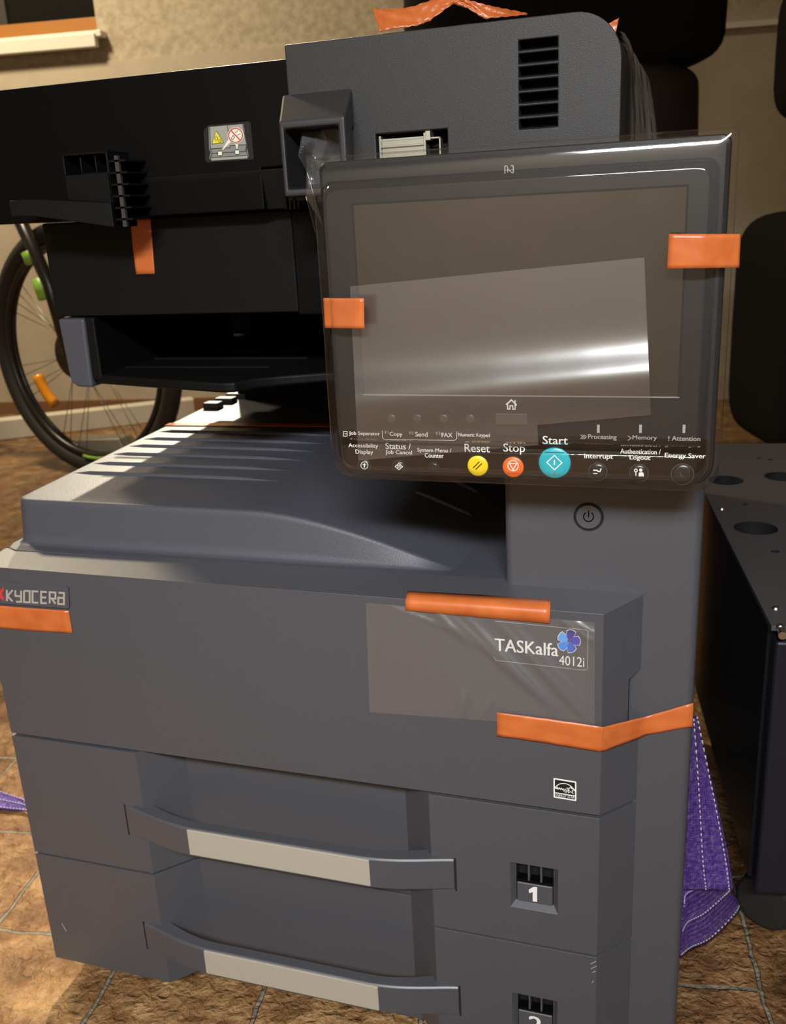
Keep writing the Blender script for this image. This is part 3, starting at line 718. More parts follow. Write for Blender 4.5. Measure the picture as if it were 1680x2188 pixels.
# hood with square opening
HY = 0.062
hp = MB()
A = [PY(596, 262, HY), PY(736, 243, HY), PY(744, 345, HY), PY(606, 356, HY)]
x0, x1, zh = A[0].x, A[1].x, 0.781
B = [Vector((-0.3025, DY + 0.001, 0.8030)), Vector((-0.2470, DY + 0.001, 0.8035)), Vector((-0.2470, DY + 0.001, 0.7300)), Vector((-0.3025, DY + 0.001, 0.7300))]
FQ = [Vector((x0, HY, zh)), Vector((x1, HY, zh)), Vector((x1, HY, 0.7300)), Vector((x0, HY, 0.7300))]
hp.prism(B, FQ, 'hood'); hood = hp.build('hood', cop)
c = MB(); c.box(x0 + 0.0035, x1 - 0.0055, HY - 0.01, DY + 0.02, 0.735, 0.7755, 'void'); cut(hood, c)
add_bevel(hood, 0.0018, 3)
mb = MB(); mb.box(-0.302, -0.246, DY + 0.0005, DY + 0.004, 0.728, 0.78, 'void'); mb.build('hood_back', hood)

# ------------------------------------------------------------------ operation panel
PYF = -0.030
mb = MB()
X0, X1, Z0, Z1 = -0.2265, 0.0146, 0.5485, 0.7468
rg = [rr3(X0 + 0.003, X1 - 0.003, Z0 + 0.003, Z1 - 0.003, (0.004, 0.011), 0.004), rr3(X0, X1, Z0, Z1, (0.005, 0.013), 0.0), rr3(X0, X1, Z0, Z1, (0.005, 0.013), PYF + 0.003), rr3(X0 + 0.0008, X1 - 0.0008, Z0 + 0.0008, Z1 - 0.0008, (0.005, 0.013), PYF + 0.0009), rr3(X0 + 0.003, X1 - 0.003, Z0 + 0.003, Z1 - 0.003, (0.004, 0.011), PYF)]
mb.loft(rg, 'bezel', caps=(True, True), smooth=False); pan = mb.build('operation_panel', cop)
mb = MB(); mb.box(-0.11, 0.0, 0.0, 0.035, 0.57, 0.70, 'black'); mb.build('panel_arm', pan, bevel=0.004)
mb = MB(); fl = PYF
S0, S1, SZ0, SZ1 = -0.2043, -0.0079, 0.6030, 0.7206
mb.box(S0, S1, fl - 0.0002, fl + 0.004, SZ0, SZ1, 'screen'); scr = mb.build('screen', pan)
mb = MB()
for a in ((S0 - 0.0012, S1 + 0.0012, SZ1, SZ1 + 0.0012), (S0 - 0.0012, S0, SZ0, SZ1), (S1, S1 + 0.0012, SZ0, SZ1)): mb.box(a[0], a[1], fl - 0.0004, fl + 0.001, a[2], a[3], 'void')
mb.box(S0 - 0.001, S1 + 0.001, fl - 0.0008, fl + 0.001, SZ0 - 0.0007, SZ0, 'stk_gray')
mb.build('screen_rim', pan)
mb = MB(); rgl = [rr3(X0 + 0.004, X1 - 0.004, Z0 + 0.004, 0.5775, (0.002, 0.010), fl + 0.001), rr3(X0 + 0.004, X1 - 0.004, Z0 + 0.004, 0.5775, (0.002, 0.010), fl - 0.0003)]
mb.loft(rgl, 'gloss', caps=(True, True), smooth=False); mb.build('key_strip', pan)
TY = fl - 0.0004
def key(px, py, r, mat, h=0.0016, ring=True):
    a = PY(px, py, fl); rw = r / F * 0.585
    mb = MB()
    if ring: mb.cyl((a.x, fl - 0.0003, a.z), (0, -1, 0), rw * 1.10, 0.0005, 'key' if mat not in ('key',) else 'keydim')
    n = 40
    rings = [[Vector((a.x + rw * q * math.cos(2 * math.pi * k / n), fl - y, a.z + rw * q * math.sin(2 * math.pi * k / n))) for k in range(n)] for q, y in ((1, 0.0002), (1, h * 0.7), (0.95, h), (0.6, h * 1.08), (0.01, h * 1.1))]
    mb.loft(rings, mat, caps=(False, True)); o = mb.build('key', pan); return h * 1.15
for kx, ky in ((838, 894), (893, 894), (949, 894), (1006, 894.5)): key(kx, ky, 10.5, 'keydim')
a, b = PY(1060, 907, fl), PY(1128, 883, fl)
mb = MB(); mb.box(a.x, b.x, fl - 0.0014, fl, a.z, b.z, 'keydim'); mb.build('home_key', pan, bevel=0.0012)
for px in (1279, 1369, 1462):
    a = PY(px, 916, fl); mb = MB(); mb.box(a.x - 0.0008, a.x + 0.0008, fl - 0.0006, fl, a.z - 0.0025, a.z + 0.0025, 'inkdim'); mb.build('indicator_light', pan)
KEYS = [(779, 994.5, 15, 'key', 'accessibility'), (852.5, 997, 14.5, 'key', 'status'), (928, 998, 11, 'key', None), (1022, 994.5, 23, 'yellow', 'reset'), (1097.5, 997, 23, 'orange', 'stop'), (1186, 988, 34, 'cyan', 'start'), (1278, 1007, 18, 'key', 'interrupt'), (1365.6, 1010, 18, 'key', 'logout'), (1458.7, 1012.5, 21, 'key', 'moon')]
for kx, ky, r, mt, sym in KEYS:
    h = key(kx, ky, r, mt)
    if not sym: continue
    d = Draw(fl - h - 0.0002, T=lambda x, y, kx=kx, ky=ky: (kx + x, ky + y + 0.032 * x))
    if sym == 'accessibility':
        d.ring((0, 0), 7.6, 1.3, 'ink', 24); d.circle((0, -3.6), 1.3, 'ink', 10); d.line([(-4, -1.4), (4, -1.4)], 1.4, 'ink'); d.line([(0, -1.6), (0, 4.8)], 2.2, 'ink')
    elif sym == 'status':
        d.line([(0, -7), (8, 0), (0, 7), (-8, 0)], 1.5, 'ink', closed=True); d.ring((0, 0), 3.2, 1.2, 'ink', 14); d.circle((0, 0), 1, 'ink', 8)
    elif sym == 'reset':
        d.line([(-11, 6), (2.5, -8)], 1.9, 'mark_black'); d.line([(-5.5, 9), (8, -4.5)], 1.9, 'mark_black')
    elif sym == 'stop':
        d.ring((-1, -2), 11, 2, 'ink', 30); d.line([(-8.5, -6.5), (6.5, -6.5), (-1, 6.5)], 1.9, 'ink', closed=True); d.line([(-11, 14), (9, 14)], 1.4, 'red')
    elif sym == 'start':
        d.line([(-1, -15), (15, 0.5), (-1, 16), (-17, 0.5)], 2.2, 'ink', closed=True); d.line([(-1, -5.5), (-1, 6)], 2.6, 'ink'); d.circle((-1, 23.5), 3, 'bike_gray', 16)
        d.line([(-22, -21.5), (20, -21.5)], 1.0, 'key')
    elif sym == 'interrupt':
        d.line([(-10, -2), (-2, -2), (1, 0.5), (4, 0.5), (7, -6)], 2.6, 'ink'); d.line([(-10, 5), (-1, 5)], 2.0, 'ink')
    elif sym == 'logout':
        d.circle((4, -5.5), 3.6, 'ink', 16); d.poly([(-1, 8), (0, 0), (3, -1), (8, -1), (10, 1), (11, 8), (7.5, 8), (7, 4), (6.5, 8)], 'ink'); d.ring((-6.5, -4.5), 3.0, 2.0, 'ink', 14); d.line([(-6.5, -1.5), (-6.5, 7)], 2, 'ink')
    elif sym == 'moon':
        d.poly([(-5, -7), (-7, -1), (-4, 5), (2, 7), (6, 5.5), (1, 4), (-3, 0), (-4, -4)], 'keydim')
    d.build('key_symbol', pan)
mb = MB()
for s, a, b, t, u, mt in (('Job Separator', 746, 812, 922, 932, 'ink'), ('F1', 823, 830, 921, 927, 'inkdim'), ('Copy', 833, 860, 923, 934, 'ink'), ('F2', 875, 884, 922, 928, 'inkdim'), ('Send', 887.5, 914, 923, 933, 'ink'), ('F3', 932, 941, 923, 929, 'inkdim'), ('FAX', 944, 967, 925, 934, 'ink'), ('Numeric Keypad', 980, 1047, 925.5, 935.5, 'ink'),
        ('Accessibility', 745, 808, 947.5, 959, 'ink'), ('Display', 760, 797.5, 961, 972.5, 'ink'), ('Status /', 824, 878, 947, 960, 'ink'), ('Job Cancel', 824, 880.5, 962, 973, 'ink'), ('System Menu /', 892, 964.5, 958, 968.5, 'ink'), ('Counter', 908, 948, 968.5, 978, 'ink'),
        ('Reset', 993, 1047, 949, 966, 'ink'), ('Stop', 1076, 1122, 948, 971, 'ink'), ('Start', 1160, 1213.6, 932, 949.5, 'ink'), ('Processing', 1257, 1318, 928.5, 941, 'inkdim'), ('Memory', 1352, 1404, 930.5, 942, 'inkdim'), ('!', 1428.6, 1431, 932, 942, 'inkdim'), ('Attention', 1436, 1497, 932, 942, 'inkdim'),
        ('Interrupt', 1249, 1310, 970, 983, 'ink'), ('Authentication /', 1326, 1412, 959.5, 970, 'ink'), ('Logout', 1346, 1390, 973.5, 985, 'ink'), ('Energy Saver', 1421, 1508, 968.5, 981.5, 'ink')):
    put_text(mb, s, a, b, t, u, TY, mt, bold=0.00007)
mb.build('key_lettering', pan)
def mark(name, *lines):
    d = Draw(TY)
    for pts, wd, mt, closed in lines: d.line(pts, wd, mt, closed=closed)
    d.build(name, pan)
mark('key_bracket_line', ([(817, 920), (817.5, 935), (822, 939), (971, 941), (976, 937), (976.5, 922)], 1.1, 'ink', False))
mark('tray_symbol', ([(734, 922), (742, 922), (742, 932), (734, 932)], 1.2, 'ink', True), ([(736, 927), (742, 927)], 1.4, 'ink', False))
for k in range(3): mark('chevron', ([(1241 + 4 * k, 929), (1245 + 4 * k, 933.5), (1241 + 4 * k, 938)], 1.5, 'inkdim', False))
mark('chevron', ([(1342, 931), (1349, 936), (1342, 941)], 1.5, 'inkdim', False))
mark('house_symbol', ([(1081.5, 865), (1093, 854.5), (1104.5, 866)], 3.0, 'ink', False), ([(1085, 864), (1085, 874), (1090, 874), (1090, 867), (1096, 867), (1096, 874.5), (1101, 874.5), (1101, 862)], 2.4, 'ink', False), ([(1101, 855), (1101, 863)], 2.5, 'ink', False))
mark('wireless_symbol', ([(1079, 371), (1079, 355), (1085, 355)], 2, 'inkdim', False), ([(1085, 361), (1094, 369), (1097, 369), (1097, 354), (1092, 354)], 2, 'inkdim', False), ([(1085, 357), (1085, 369)], 2, 'inkdim', False), ([(1078, 364.5), (1099, 362.5)], 1.0, 'inkdim', False))


# ------------------------------------------------------------------ clear packing pieces
# vacuum formed clear cover over the panel
mb = MB()
L0 = rr3(-0.2315, 0.0192, 0.5440, 0.7505, (0.003, 0.016), 0.001, 8)
L1 = rr3(-0.2300, 0.0180, 0.5450, 0.7498, (0.003, 0.016), -0.030, 8)
L2 = rr3(-0.2290, 0.0170, 0.5460, 0.7488, (0.003, 0.0155), -0.0335, 8)
L2b = rr3(-0.2270, 0.0150, 0.5480, 0.7468, (0.003, 0.0145), -0.0350, 8)
L3 = rr3(-0.2235, 0.0095, 0.5560, 0.7350, (0.008, 0.010), -0.0352, 8)
mb.loft([L0, L1, L2, L2b, L3], 'blister', smooth=True)
# raised window over the screen, lower bump over the keys; both meet at a narrow valley
mb2 = mb
I0 = L3
T0 = rr3(-0.2215, 0.0076, 0.5745, 0.7335, (0.008, 0.004), -0.0372, 8); T1 = rr3(-0.2200, 0.0062, 0.5760, 0.7318, (0.008, 0.004), -0.0410, 8); T2 = rr3(-0.2180, 0.0042, 0.5780, 0.7298, (0.007, 0.004), -0.0424, 8)
T00 = rr3(-0.2222, 0.0083, 0.5735, 0.7343, (0.008, 0.004), -0.0354, 8)
T3 = rr3(-0.2174, 0.0036, 0.5786, 0.7292, (0.007, 0.004), -0.04245, 8)
mb.loft([T00, T0, T1, T2, T3], 'blister', smooth=True); mb.face(T3, 'blister')
B0 = rr3(-0.2210, 0.0070, 0.5530, 0.5700, (0.003, 0.008), -0.0354, 8); B1 = rr3(-0.2200, 0.0060, 0.5540, 0.5690, (0.003, 0.008), -0.0372, 8); B2 = rr3(-0.2185, 0.0045, 0.5555, 0.5675, (0.003, 0.006), -0.0378, 8)
B3 = rr3(-0.2180, 0.0040, 0.5560, 0.5670, (0.003, 0.006), -0.03783, 8)
mb.loft([B0, B1, B2, B3], 'blister', smooth=True); mb.face(B3, 'blister')
bl = mb.build('panel_cover', None); props(bl, 'clear moulded plastic cover clipped over the copier control panel', 'plastic cover')
# loose clear corner standing beside the cover
mb = MB()
a, b, c2, e = PY(655, 366, 0.0), PY(690, 485, 0.0), PY(690, 560, -0.01), PY(653, 420, 0.0)
mb.prism([p + Vector((0.0, 0.0012, 0)) for p in (a, b, c2, e)], [a, b, c2, e], 'blister'); fl_ = mb.build('plastic_flap', None); props(fl_, 'narrow clear plastic flap sticking up left of the panel cover', 'plastic flap')
# protective film lying over screen and keys, right edge and lower rim curling forward
def film_pt(u, v):
    # u 0..1 left to right, v 0..1 top to bottom
    tl, tr, bl_, br_ = Vector((748, 612)), Vector((1377, 550)), Vector((766, 984)), Vector((1393, 930))
    p = tl.lerp(tr, u).lerp(bl_.lerp(br_, u), v)
    y = -0.0315 - 0.0006 * u
    # bulge: the sheet bows out low down, so its lower band leans back to the ceiling
    y -= 0.0083 * math.exp(-((v - 0.68) / 0.155) ** 2)
    return PY(p.x, p.y, y)
mb = MB(); n, k = 44, 44
V = [[mb.bm.verts.new(film_pt(i / n, j / k)) for i in range(n + 1)] for j in range(k + 1)]
for j in range(k):
    for i in range(n):
        if j / k > 0.875 and i / n > 0.60: continue
        f = mb.bm.faces.new((V[j][i], V[j + 1][i], V[j + 1][i + 1], V[j][i + 1])); f.smooth = True; f.material_index = mb.mi('film')
fm = mb.build('screen_film', None); props(fm, 'thin protective film lying askew over the touch screen under the clear cover', 'film')
# clear film on the front cover with creases
mb = MB(); n, k = 60, 40
q = [Vector((782, 1288)), Vector((1271, 1330)), Vector((1271, 1556)), Vector((790, 1522))]
cr = [(0.10, 0.35, 0.02, 0.16, 0.6), (0.30, 0.45, 0.02, 0.30, 0.9), (0.36, 0.75, 0.03, 0.75, 1.0), (0.42, 0.82, 0.02, 0.85, 1.0), (0.55, 0.98, 0.02, 0.95, 1.0), (0.62, 0.96, 0.05, 0.8, 0.7), (0.42, 0.40, 0.75, 1.0, 0.8), (0.53, 0.50, 0.8, 1.0, 0.6), (0.85, 1.0, 0.0, 0.2, 0.8), (0.90, 1.0, 0.0, 0.12, 0.6)]
def crease(u, v):
    h = 0
    for u0, u1, v0, v1, amp in cr:
        if v < v0 - 0.05 or v > v1 + 0.08: continue
        t = min(1, max(0, (v - v0) / (v1 - v0))); uc = u0 + (u1 - u0) * t
        fade = math.sin(math.pi * min(1, max(0.02, (v - v0 + 0.05) / (v1 - v0 + 0.13))))
        h += amp * fade * math.exp(-((u - uc) / 0.022) ** 2)
    return h
V = []
for j in range(k + 1):
    row = []
    for i in range(n + 1):
        u, v = i / n, j / k; p = q[0].lerp(q[1], u).lerp(q[3].lerp(q[2], u), v); row.append(mb.bm.verts.new(PY(p.x, p.y, -0.0009 - 0.0034 * crease(u, v))))
    V.append(row)
for j in range(k):
    for i in range(n):
        f = mb.bm.faces.new((V[j][i], V[j + 1][i], V[j + 1][i + 1], V[j][i + 1])); f.smooth = True; f.material_index = mb.mi('cover_film')
o = mb.build('cover_film', None); props(o, 'creased clear film taped over the front cover around the model badge', 'film')
# clear bag stuffed in the hood opening
mb = MB(); n = 22; V = []
for j in range(n + 1):
    row = []
    for i in range(n + 1):
        u, v = i / n, j / n; x = x0 + 0.0045 + (x1 - x0 - 0.012) * u; z = 0.7745 - 0.036 * v
        tri = lambda q: abs((q % 2) - 1) - 0.5
        y = 0.082 + 0.016 * tri(1.3 * u + 1.6 * v + 0.2) + 0.010 * tri(2.9 * u - 1.1 * v + 0.5) + 0.006 * tri(4.7 * u + 2.2 * v * v)
        row.append(mb.bm.verts.new((x, y, z)))
    V.append(row)
for j in range(n):
    for i in range(n):
        if (i / n) > 0.25 + 0.9 * (1 - j / n) + 0.2 or (i / n) < 0.08: continue
        f = mb.bm.faces.new((V[j][i], V[j + 1][i], V[j + 1][i + 1], V[j][i + 1])); f.smooth = False; f.material_index = mb.mi('bag')
o = mb.build('plastic_bag', None); props(o, 'crumpled clear plastic bag stuffed in the square hood opening', 'plastic bag')
# plastic wrapping down the right side of the document feeder
mb = MB(); V = []
n, k = 34, 20
for j in range(k + 1):
    row = []
    for i in range(n + 1):
        u, v = i / n, j / k
        y = 0.108 + 0.24 * u; z = 0.823 - 0.105 * v
        out = 0.003 + 0.012 * v ** 0.8 * (0.45 + u) + 0.0035 * math.sin(24 * u + 2 * v) * (0.3 + v) + 0.0018 * math.sin(55 * u + 5 * v)
        xb = -0.0548 if z < 0.8055 else -0.0858 + math.sqrt(max(0, 0.031 ** 2 - (z - 0.8055) ** 2))
        row.append(mb.bm.verts.new((xb + out, y, z)))
    V.append(row)
for j in range(k):
    for i in range(n):
        f = mb.bm.faces.new((V[j][i], V[j + 1][i], V[j + 1][i + 1], V[j][i + 1])); f.smooth = True; f.material_index = mb.mi('bag')
o = mb.build('plastic_wrap', None); props(o, 'pleated clear plastic wrap hanging on the right side of the document feeder', 'plastic wrap')

# ------------------------------------------------------------------ orange tapes
def ribbon(name, label, top, bot, wav=0.0, solid=0.0004, sub=6):
    """strip between two rows of measured points"""
    mb = MB(); a = []; b = []
    def fine(row):
        out = []
        for i in range(len(row) - 1):
            for k in range(sub): out.append(row[i].lerp(row[i + 1], k / sub))
        out.append(row[-1]); return out
    a, b = fine(top), fine(bot); rows = []
    nv = 8
    for i in range(len(a)):
        rows.append([a[i].lerp(b[i], j / nv) + Vector((0, -wav * (math.sin(i * 1.7 + j * 0.9) * 0.5 + math.sin(i * 0.6 - j * 1.3) * 0.5), wav * 0.3 * math.sin(i * 2.3 + j))) for j in range(nv + 1)])
    mb.loft(rows, 'tape', close=False, smooth=True)
    o = mb.build(name, None, solid=solid); props(o, label, 'tape', 'orange transport tapes'); return o
Y = lambda pts, yy: [PY(p[0], p[1], yy if not isinstance(yy, (list, tuple)) else yy[i]) for i, p in enumerate(pts)]
ribbon('tape_strip', 'short flat orange tape below the white maker lettering at the left edge', Y([(-30, 1292), (60, 1299), (147, 1305)], -0.0007), Y([(-26, 1339), (60, 1347), (155, 1353)], -0.0007))
# over the top edge of the front cover: lies on the slope, folds over the lip
tp = [PZ(872, 1263, 0.4478), PZ(1020, 1271, 0.4478), PZ(1178, 1277, 0.4478)]
lip_t = Y([(867, 1284), (1010, 1292), (1176, 1303)], -0.0012); bt = Y([(866, 1304), (1010, 1317), (1175, 1332)], -0.0022)
mb = MB(); rows = []
for i in range(25):
    t = i / 24
    def L3_(r):
        return r[0].lerp(r[1], t * 2) if t < .5 else r[1].lerp(r[2], t * 2 - 1)
    A_, B_, C_ = L3_(tp), L3_(lip_t), L3_(bt); A_ = A_.copy(); 
    rows.append([A_, A_.lerp(B_, 0.5) + Vector((0, -0.0002, 0.0006)), B_ + Vector((0, -0.0004, 0.0004)), B_.lerp(C_, 0.4), C_])
mb.loft(rows, 'tape', close=False, smooth=True); o = mb.build('tape_strip', None, solid=0.0004); props(o, 'orange tape folded over the top edge of the front cover above the model badge', 'tape', 'orange transport tapes')
# wrapped round the cover's right corner to the column
tc_ = Y([(1062, 1522), (1170, 1536), (1287, 1553)], -0.0026) + [PY(1292, 1553, -0.001), PY(1380, 1531, 0.0262), PY(1482, 1502, 0.0270)]
bc_ = Y([(1062, 1572), (1170, 1588), (1283, 1606)], -0.0026) + [PY(1290, 1605, -0.001), PY(1380, 1571, 0.0262), PY(1480, 1552, 0.0270)]
ribbon('tape_strip', 'long orange tape wrapped round the right corner of the front cover to the column', tc_, bc_, wav=0.0003)
ribbon('tape_strip', 'orange tape on the right edge of the clear panel cover', Y([(1430, 500), (1500, 500), (1550, 500), (1583, 500)], [-0.0430, -0.0432, -0.0390, -0.034]), Y([(1426, 574), (1500, 573), (1548, 572), (1580, 572)], [-0.0430, -0.0432, -0.0390, -0.034]), wav=0.0002)
ribbon('tape_strip', 'orange tape on the left edge of the clear panel cover', Y([(691, 637), (715, 637), (778, 637)], [-0.0350, -0.0405, -0.0430]), Y([(694, 701), (716, 701), (779, 702)], [-0.0350, -0.0405, -0.0430]))
ribbon('tape_strip', 'vertical orange tape strip on the black housing under the scanner', Y([(279, 466), (283, 520), (291, 586)], 0.1545), Y([(322, 464), (326, 520), (331, 585)], 0.1545))
# crumpled loop standing on the document feeder
tt = [(797, 18, .12), (830, 20, .125), (880, 15, .13), (930, -2, .13), (978, -6, .128), (1010, 2, .13), (1045, 12, .135), (1085, 20, .14), (1128, 29, .15)]
bb = [(811, 68, .112), (842, 62, .118), (890, 55, .122), (920, 44, .125), (968, 8, .128), (1000, 18, .13), (1036, 40, .13), (1080, 36, .135), (1126, 31, .145)]
ribbon('tape_strip', 'crumpled orange tape looping up from the top of the document feeder', [PY(*p) for p in tt], [PY(*p) for p in bb], wav=0.0011)
ribbon('tape_strip', 'small torn orange tape end at the rounded corner of the document feeder', [PY(1298, 52, .13), PY(1323, 38, .13)], [PY(1310, 80, .13), PY(1316, 72, .13)], wav=0.0004)
tp = [PT(q, 906) + Vector((0, 0, 0.001)) for q in (362, 470, 560, 720)]; bt = [PT(q, 911 + (q - 352) * 0.008) + Vector((0, 0, 0.001)) for q in (352, 470, 560, 720)]
ribbon('tape_strip', 'thin orange tape across the back of the ribbed output tray', tp, bt)

# ------------------------------------------------------------------ cabinet standing at the right
CA = R_(7.8)
cu = Vector((math.cos(CA), math.sin(CA), 0)); cv = Vector((-math.sin(CA), math.cos(CA), 0)); C0 = Vector((0.0755, 0.2, 0))
def CB(u, v, z): return C0 + cu * u + cv * v + Vector((0, 0, z))
CW, CD, CZ0, CZ1 = 0.58, 0.655, 0.086, 0.357
cab = empty('steel_cabinet', CB(CW / 2, CD / 2, 0), 'black steel base cabinet with round holes in its top, right of the copier', 'cabinet')
def cbox(mb, u0, u1, v0, v1, z0, z1, mat):
    b = [CB(u0, v0, z0), CB(u1, v0, z0), CB(u1, v1, z0), CB(u0, v1, z0)]
    return mb.prism(b, [p + Vector((0, 0, z1 - z0)) for p in b], mat)
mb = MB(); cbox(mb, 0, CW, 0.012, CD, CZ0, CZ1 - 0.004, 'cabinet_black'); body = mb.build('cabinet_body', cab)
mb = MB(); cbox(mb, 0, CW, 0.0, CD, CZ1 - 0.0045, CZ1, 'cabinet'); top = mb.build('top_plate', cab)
def hole(px, py, r, n=36):
    p = PZ(px, py, CZ1); c = MB()
    c.cyl((p.x, p.y, CZ1 - 0.03), (0, 0, 1), r, 0.05, 'void', n)
    return c
for px, py, r in ((1615, 1128, 0.0235), (1551, 1026, 0.0225), (1672, 1018, 0.0225), (1592, 1077, 0.0035), (1657, 1178, 0.0042), (1622, 979, 0.0035), (1646, 982, 0.0035)):
    cut(top, hole(px, py, r))
    cut(body, hole(px, py, r))
add_bevel(top, 0.001, 2)
mb = MB(); cbox(mb, 0.003, CW - 0.003, -0.006, 0.012, CZ0 - 0.006, CZ1 - 0.012, 'cabinet_front'); mb.build('cabinet_front', cab, bevel=0.004)
for px, py in ((1543, 1088), (1658, 1300), (1668, 1338)):
    p = PZ(px, py, CZ1); mb = MB(); mb.cyl((p.x, p.y, CZ1 - 0.001), (0, 0, 1), 0.0042, 0.0028, 'screw', 20, r2=0.0028); mb.build('screw', cab, bevel=0.0004)
p = PY(1672, 1355, 0.19); mb = MB(); mb.cyl((p.x, 0.199, p.z), (0, -1, 0), 0.0035, 0.0125, 'screw', 18); mb.build('screw', cab)
def caster(u, v):
    mb = MB(); c = CB(u, v, 0.030); ax = (cu * 0.5 + cv * 0.85).normalized()
    n = 40; b1 = ax.cross(Vector((0, 0, 1))).normalized(); rings = []
    for t, r in ((-0.012, 0.024), (-0.0115, 0.028), (-0.008, 0.030), (0.008, 0.030), (0.0115, 0.028), (0.012, 0.024)):
        rings.append([c + ax * t + (b1 * math.cos(2 * math.pi * k / n) + Vector((0, 0, 1)) * math.sin(2 * math.pi * k / n)) * r for k in range(n)])
    mb.loft(rings, 'rubber', caps=(True, True)); cs = mb.build('caster', cab)
    mb = MB(); mb.cyl(CB(u, v, 0.056), (0, 0, 1), 0.012, 0.032, 'cabinet_black', 24); mb.cyl(CB(u, v, 0.078), (0, 0, 1), 0.022, 0.009, 'cabinet_black', 24); mb.build('caster_stem', cs)
caster(0.030, 0.050); caster(CW - 0.05, 0.05); caster(0.05, CD - 0.05); caster(CW - 0.05, CD - 0.05)

# ------------------------------------------------------------------ purple lifting strap
def strap(name, label, L, Rr, wav=0.0, stitch=True, sub=8):
    """webbing between its two edges"""
    mb = MB(); nv = 10
    def fine(row):
        out = []; n = len(row)
        for i in range(n - 1):
            p0, p1, p2, p3 = row[max(i - 1, 0)], row[i], row[i + 1], row[min(i + 2, n - 1)]
            for k in range(sub):
                t = k / sub
                out.append(0.5 * ((2 * p1) + (p2 - p0) * t + (2 * p0 - 5 * p1 + 4 * p2 - p3) * t * t + (3 * p1 - p0 - 3 * p2 + p3) * t ** 3))
        out.append(row[-1]); return out
    a, b = fine(L), fine(Rr); rows = []; lens = [0]
    for i in range(1, len(a)): lens.append(lens[-1] + (a[i].lerp(b[i], .5) - a[i - 1].lerp(b[i - 1], .5)).length)
    for i in range(len(a)): rows.append([a[i].lerp(b[i], j / nv) for j in range(nv + 1)])
    mi = mb.mi('strap'); uv = mb.bm.loops.layers.uv.new('uv')
    VV = [[mb.bm.verts.new(p) for p in r] for r in rows]
    for i in range(len(a) - 1):
        for j in range(nv):
            f = mb.bm.faces.new((VV[i][j], VV[i + 1][j], VV[i + 1][j + 1], VV[i][j + 1])); f.smooth = True; f.material_index = mi
            for lp, (ii, jj) in zip(f.loops, ((i, j), (i + 1, j), (i + 1, j + 1), (i, j + 1))): lp[uv].uv = (jj / nv, lens[ii])
    o = mb.build(name, None, solid=0.0025)
    if stitch:
        for t in (0.07, 0.5, 0.93):
            s = MB(); i = 0
            while i < len(a) - 1:
                p = a[i].lerp(b[i], t); q = a[i + 1].lerp(b[i + 1], t); nrm = (a[i] - b[i]).cross(q - p).normalized()
                if nrm.dot(CAM - p) < 0: nrm = -nrm
                L_ = (q - p).length; k = max(1, int(L_ / 0.0055))
                for m_ in range(k):
                    s.tube([p.lerp(q, (m_ + 0.1) / k) + nrm * 0.0016, p.lerp(q, (m_ + 0.65) / k) + nrm * 0.0016], 0.0006, 'stitch', 5)
                i += 1
            st_ = s.build('stitching', o); st_['label'] = 'white stitching'
    return props(o, label, 'strap')
# hanging length: comes from under the machine side and drops to the floor
Lp = [PY(1470, 1540, 0.125), PY(1462, 1650, 0.13), PY(1452, 1740, 0.14), PY(1445, 1840, 0.15), PY(1450, 1900, 0.16)]
Rp = [PY(1487, 1530, 0.15), PY(1513, 1640, 0.155), PY(1537, 1740, 0.16), PY(1556, 1830, 0.17), PY(1566, 1900, 0.175)]
strap('lifting_strap', 'purple woven lifting strap hanging between the copier and the steel cabinet', Lp, Rp)
Lp = [PY(1447, 1925, 0.165), PY(1462, 1900, 0.165), PY(1485, 1885, 0.17), PY(1515, 1867, 0.185), PY(1530, 1868, 0.20)]
Rp = [PZ(1438, 2044, 0.004), PZ(1475, 2030, 0.004), PZ(1520, 2008, 0.005), PZ(1572, 1955, 0.008), PZ(1584, 1932, 0.010)]
for row in (Lp, Rp):
    for p in row: p.x = min(0.073, max(0.0140, p.x))
strap('lifting_strap', 'folded end of the purple strap lying on the tiles beside the copier', Lp, Rp)
Lp = [Vector((-1.32, 0.44, 0.008)), Vector((-1.10, 0.30, 0.010)), PZ(-60, 1668, 0.012), PZ(0, 1690, 0.012), PZ(48, 1706, 0.012), PZ(110, 1722, 0.012), Vector((-0.64, 0.322, 0.012))]
Rp = [Vector((-1.34, 0.40, 0.004)), Vector((-1.12, 0.265, 0.004)), PZ(-60, 1712, 0.004), PZ(0, 1728, 0.004), PZ(55, 1733, 0.004), PZ(115, 1742, 0.004), Vector((-0.64, 0.285, 0.004))]
strap('lifting_strap', 'purple strap on the tiles at the left side of the copier', Lp, Rp)

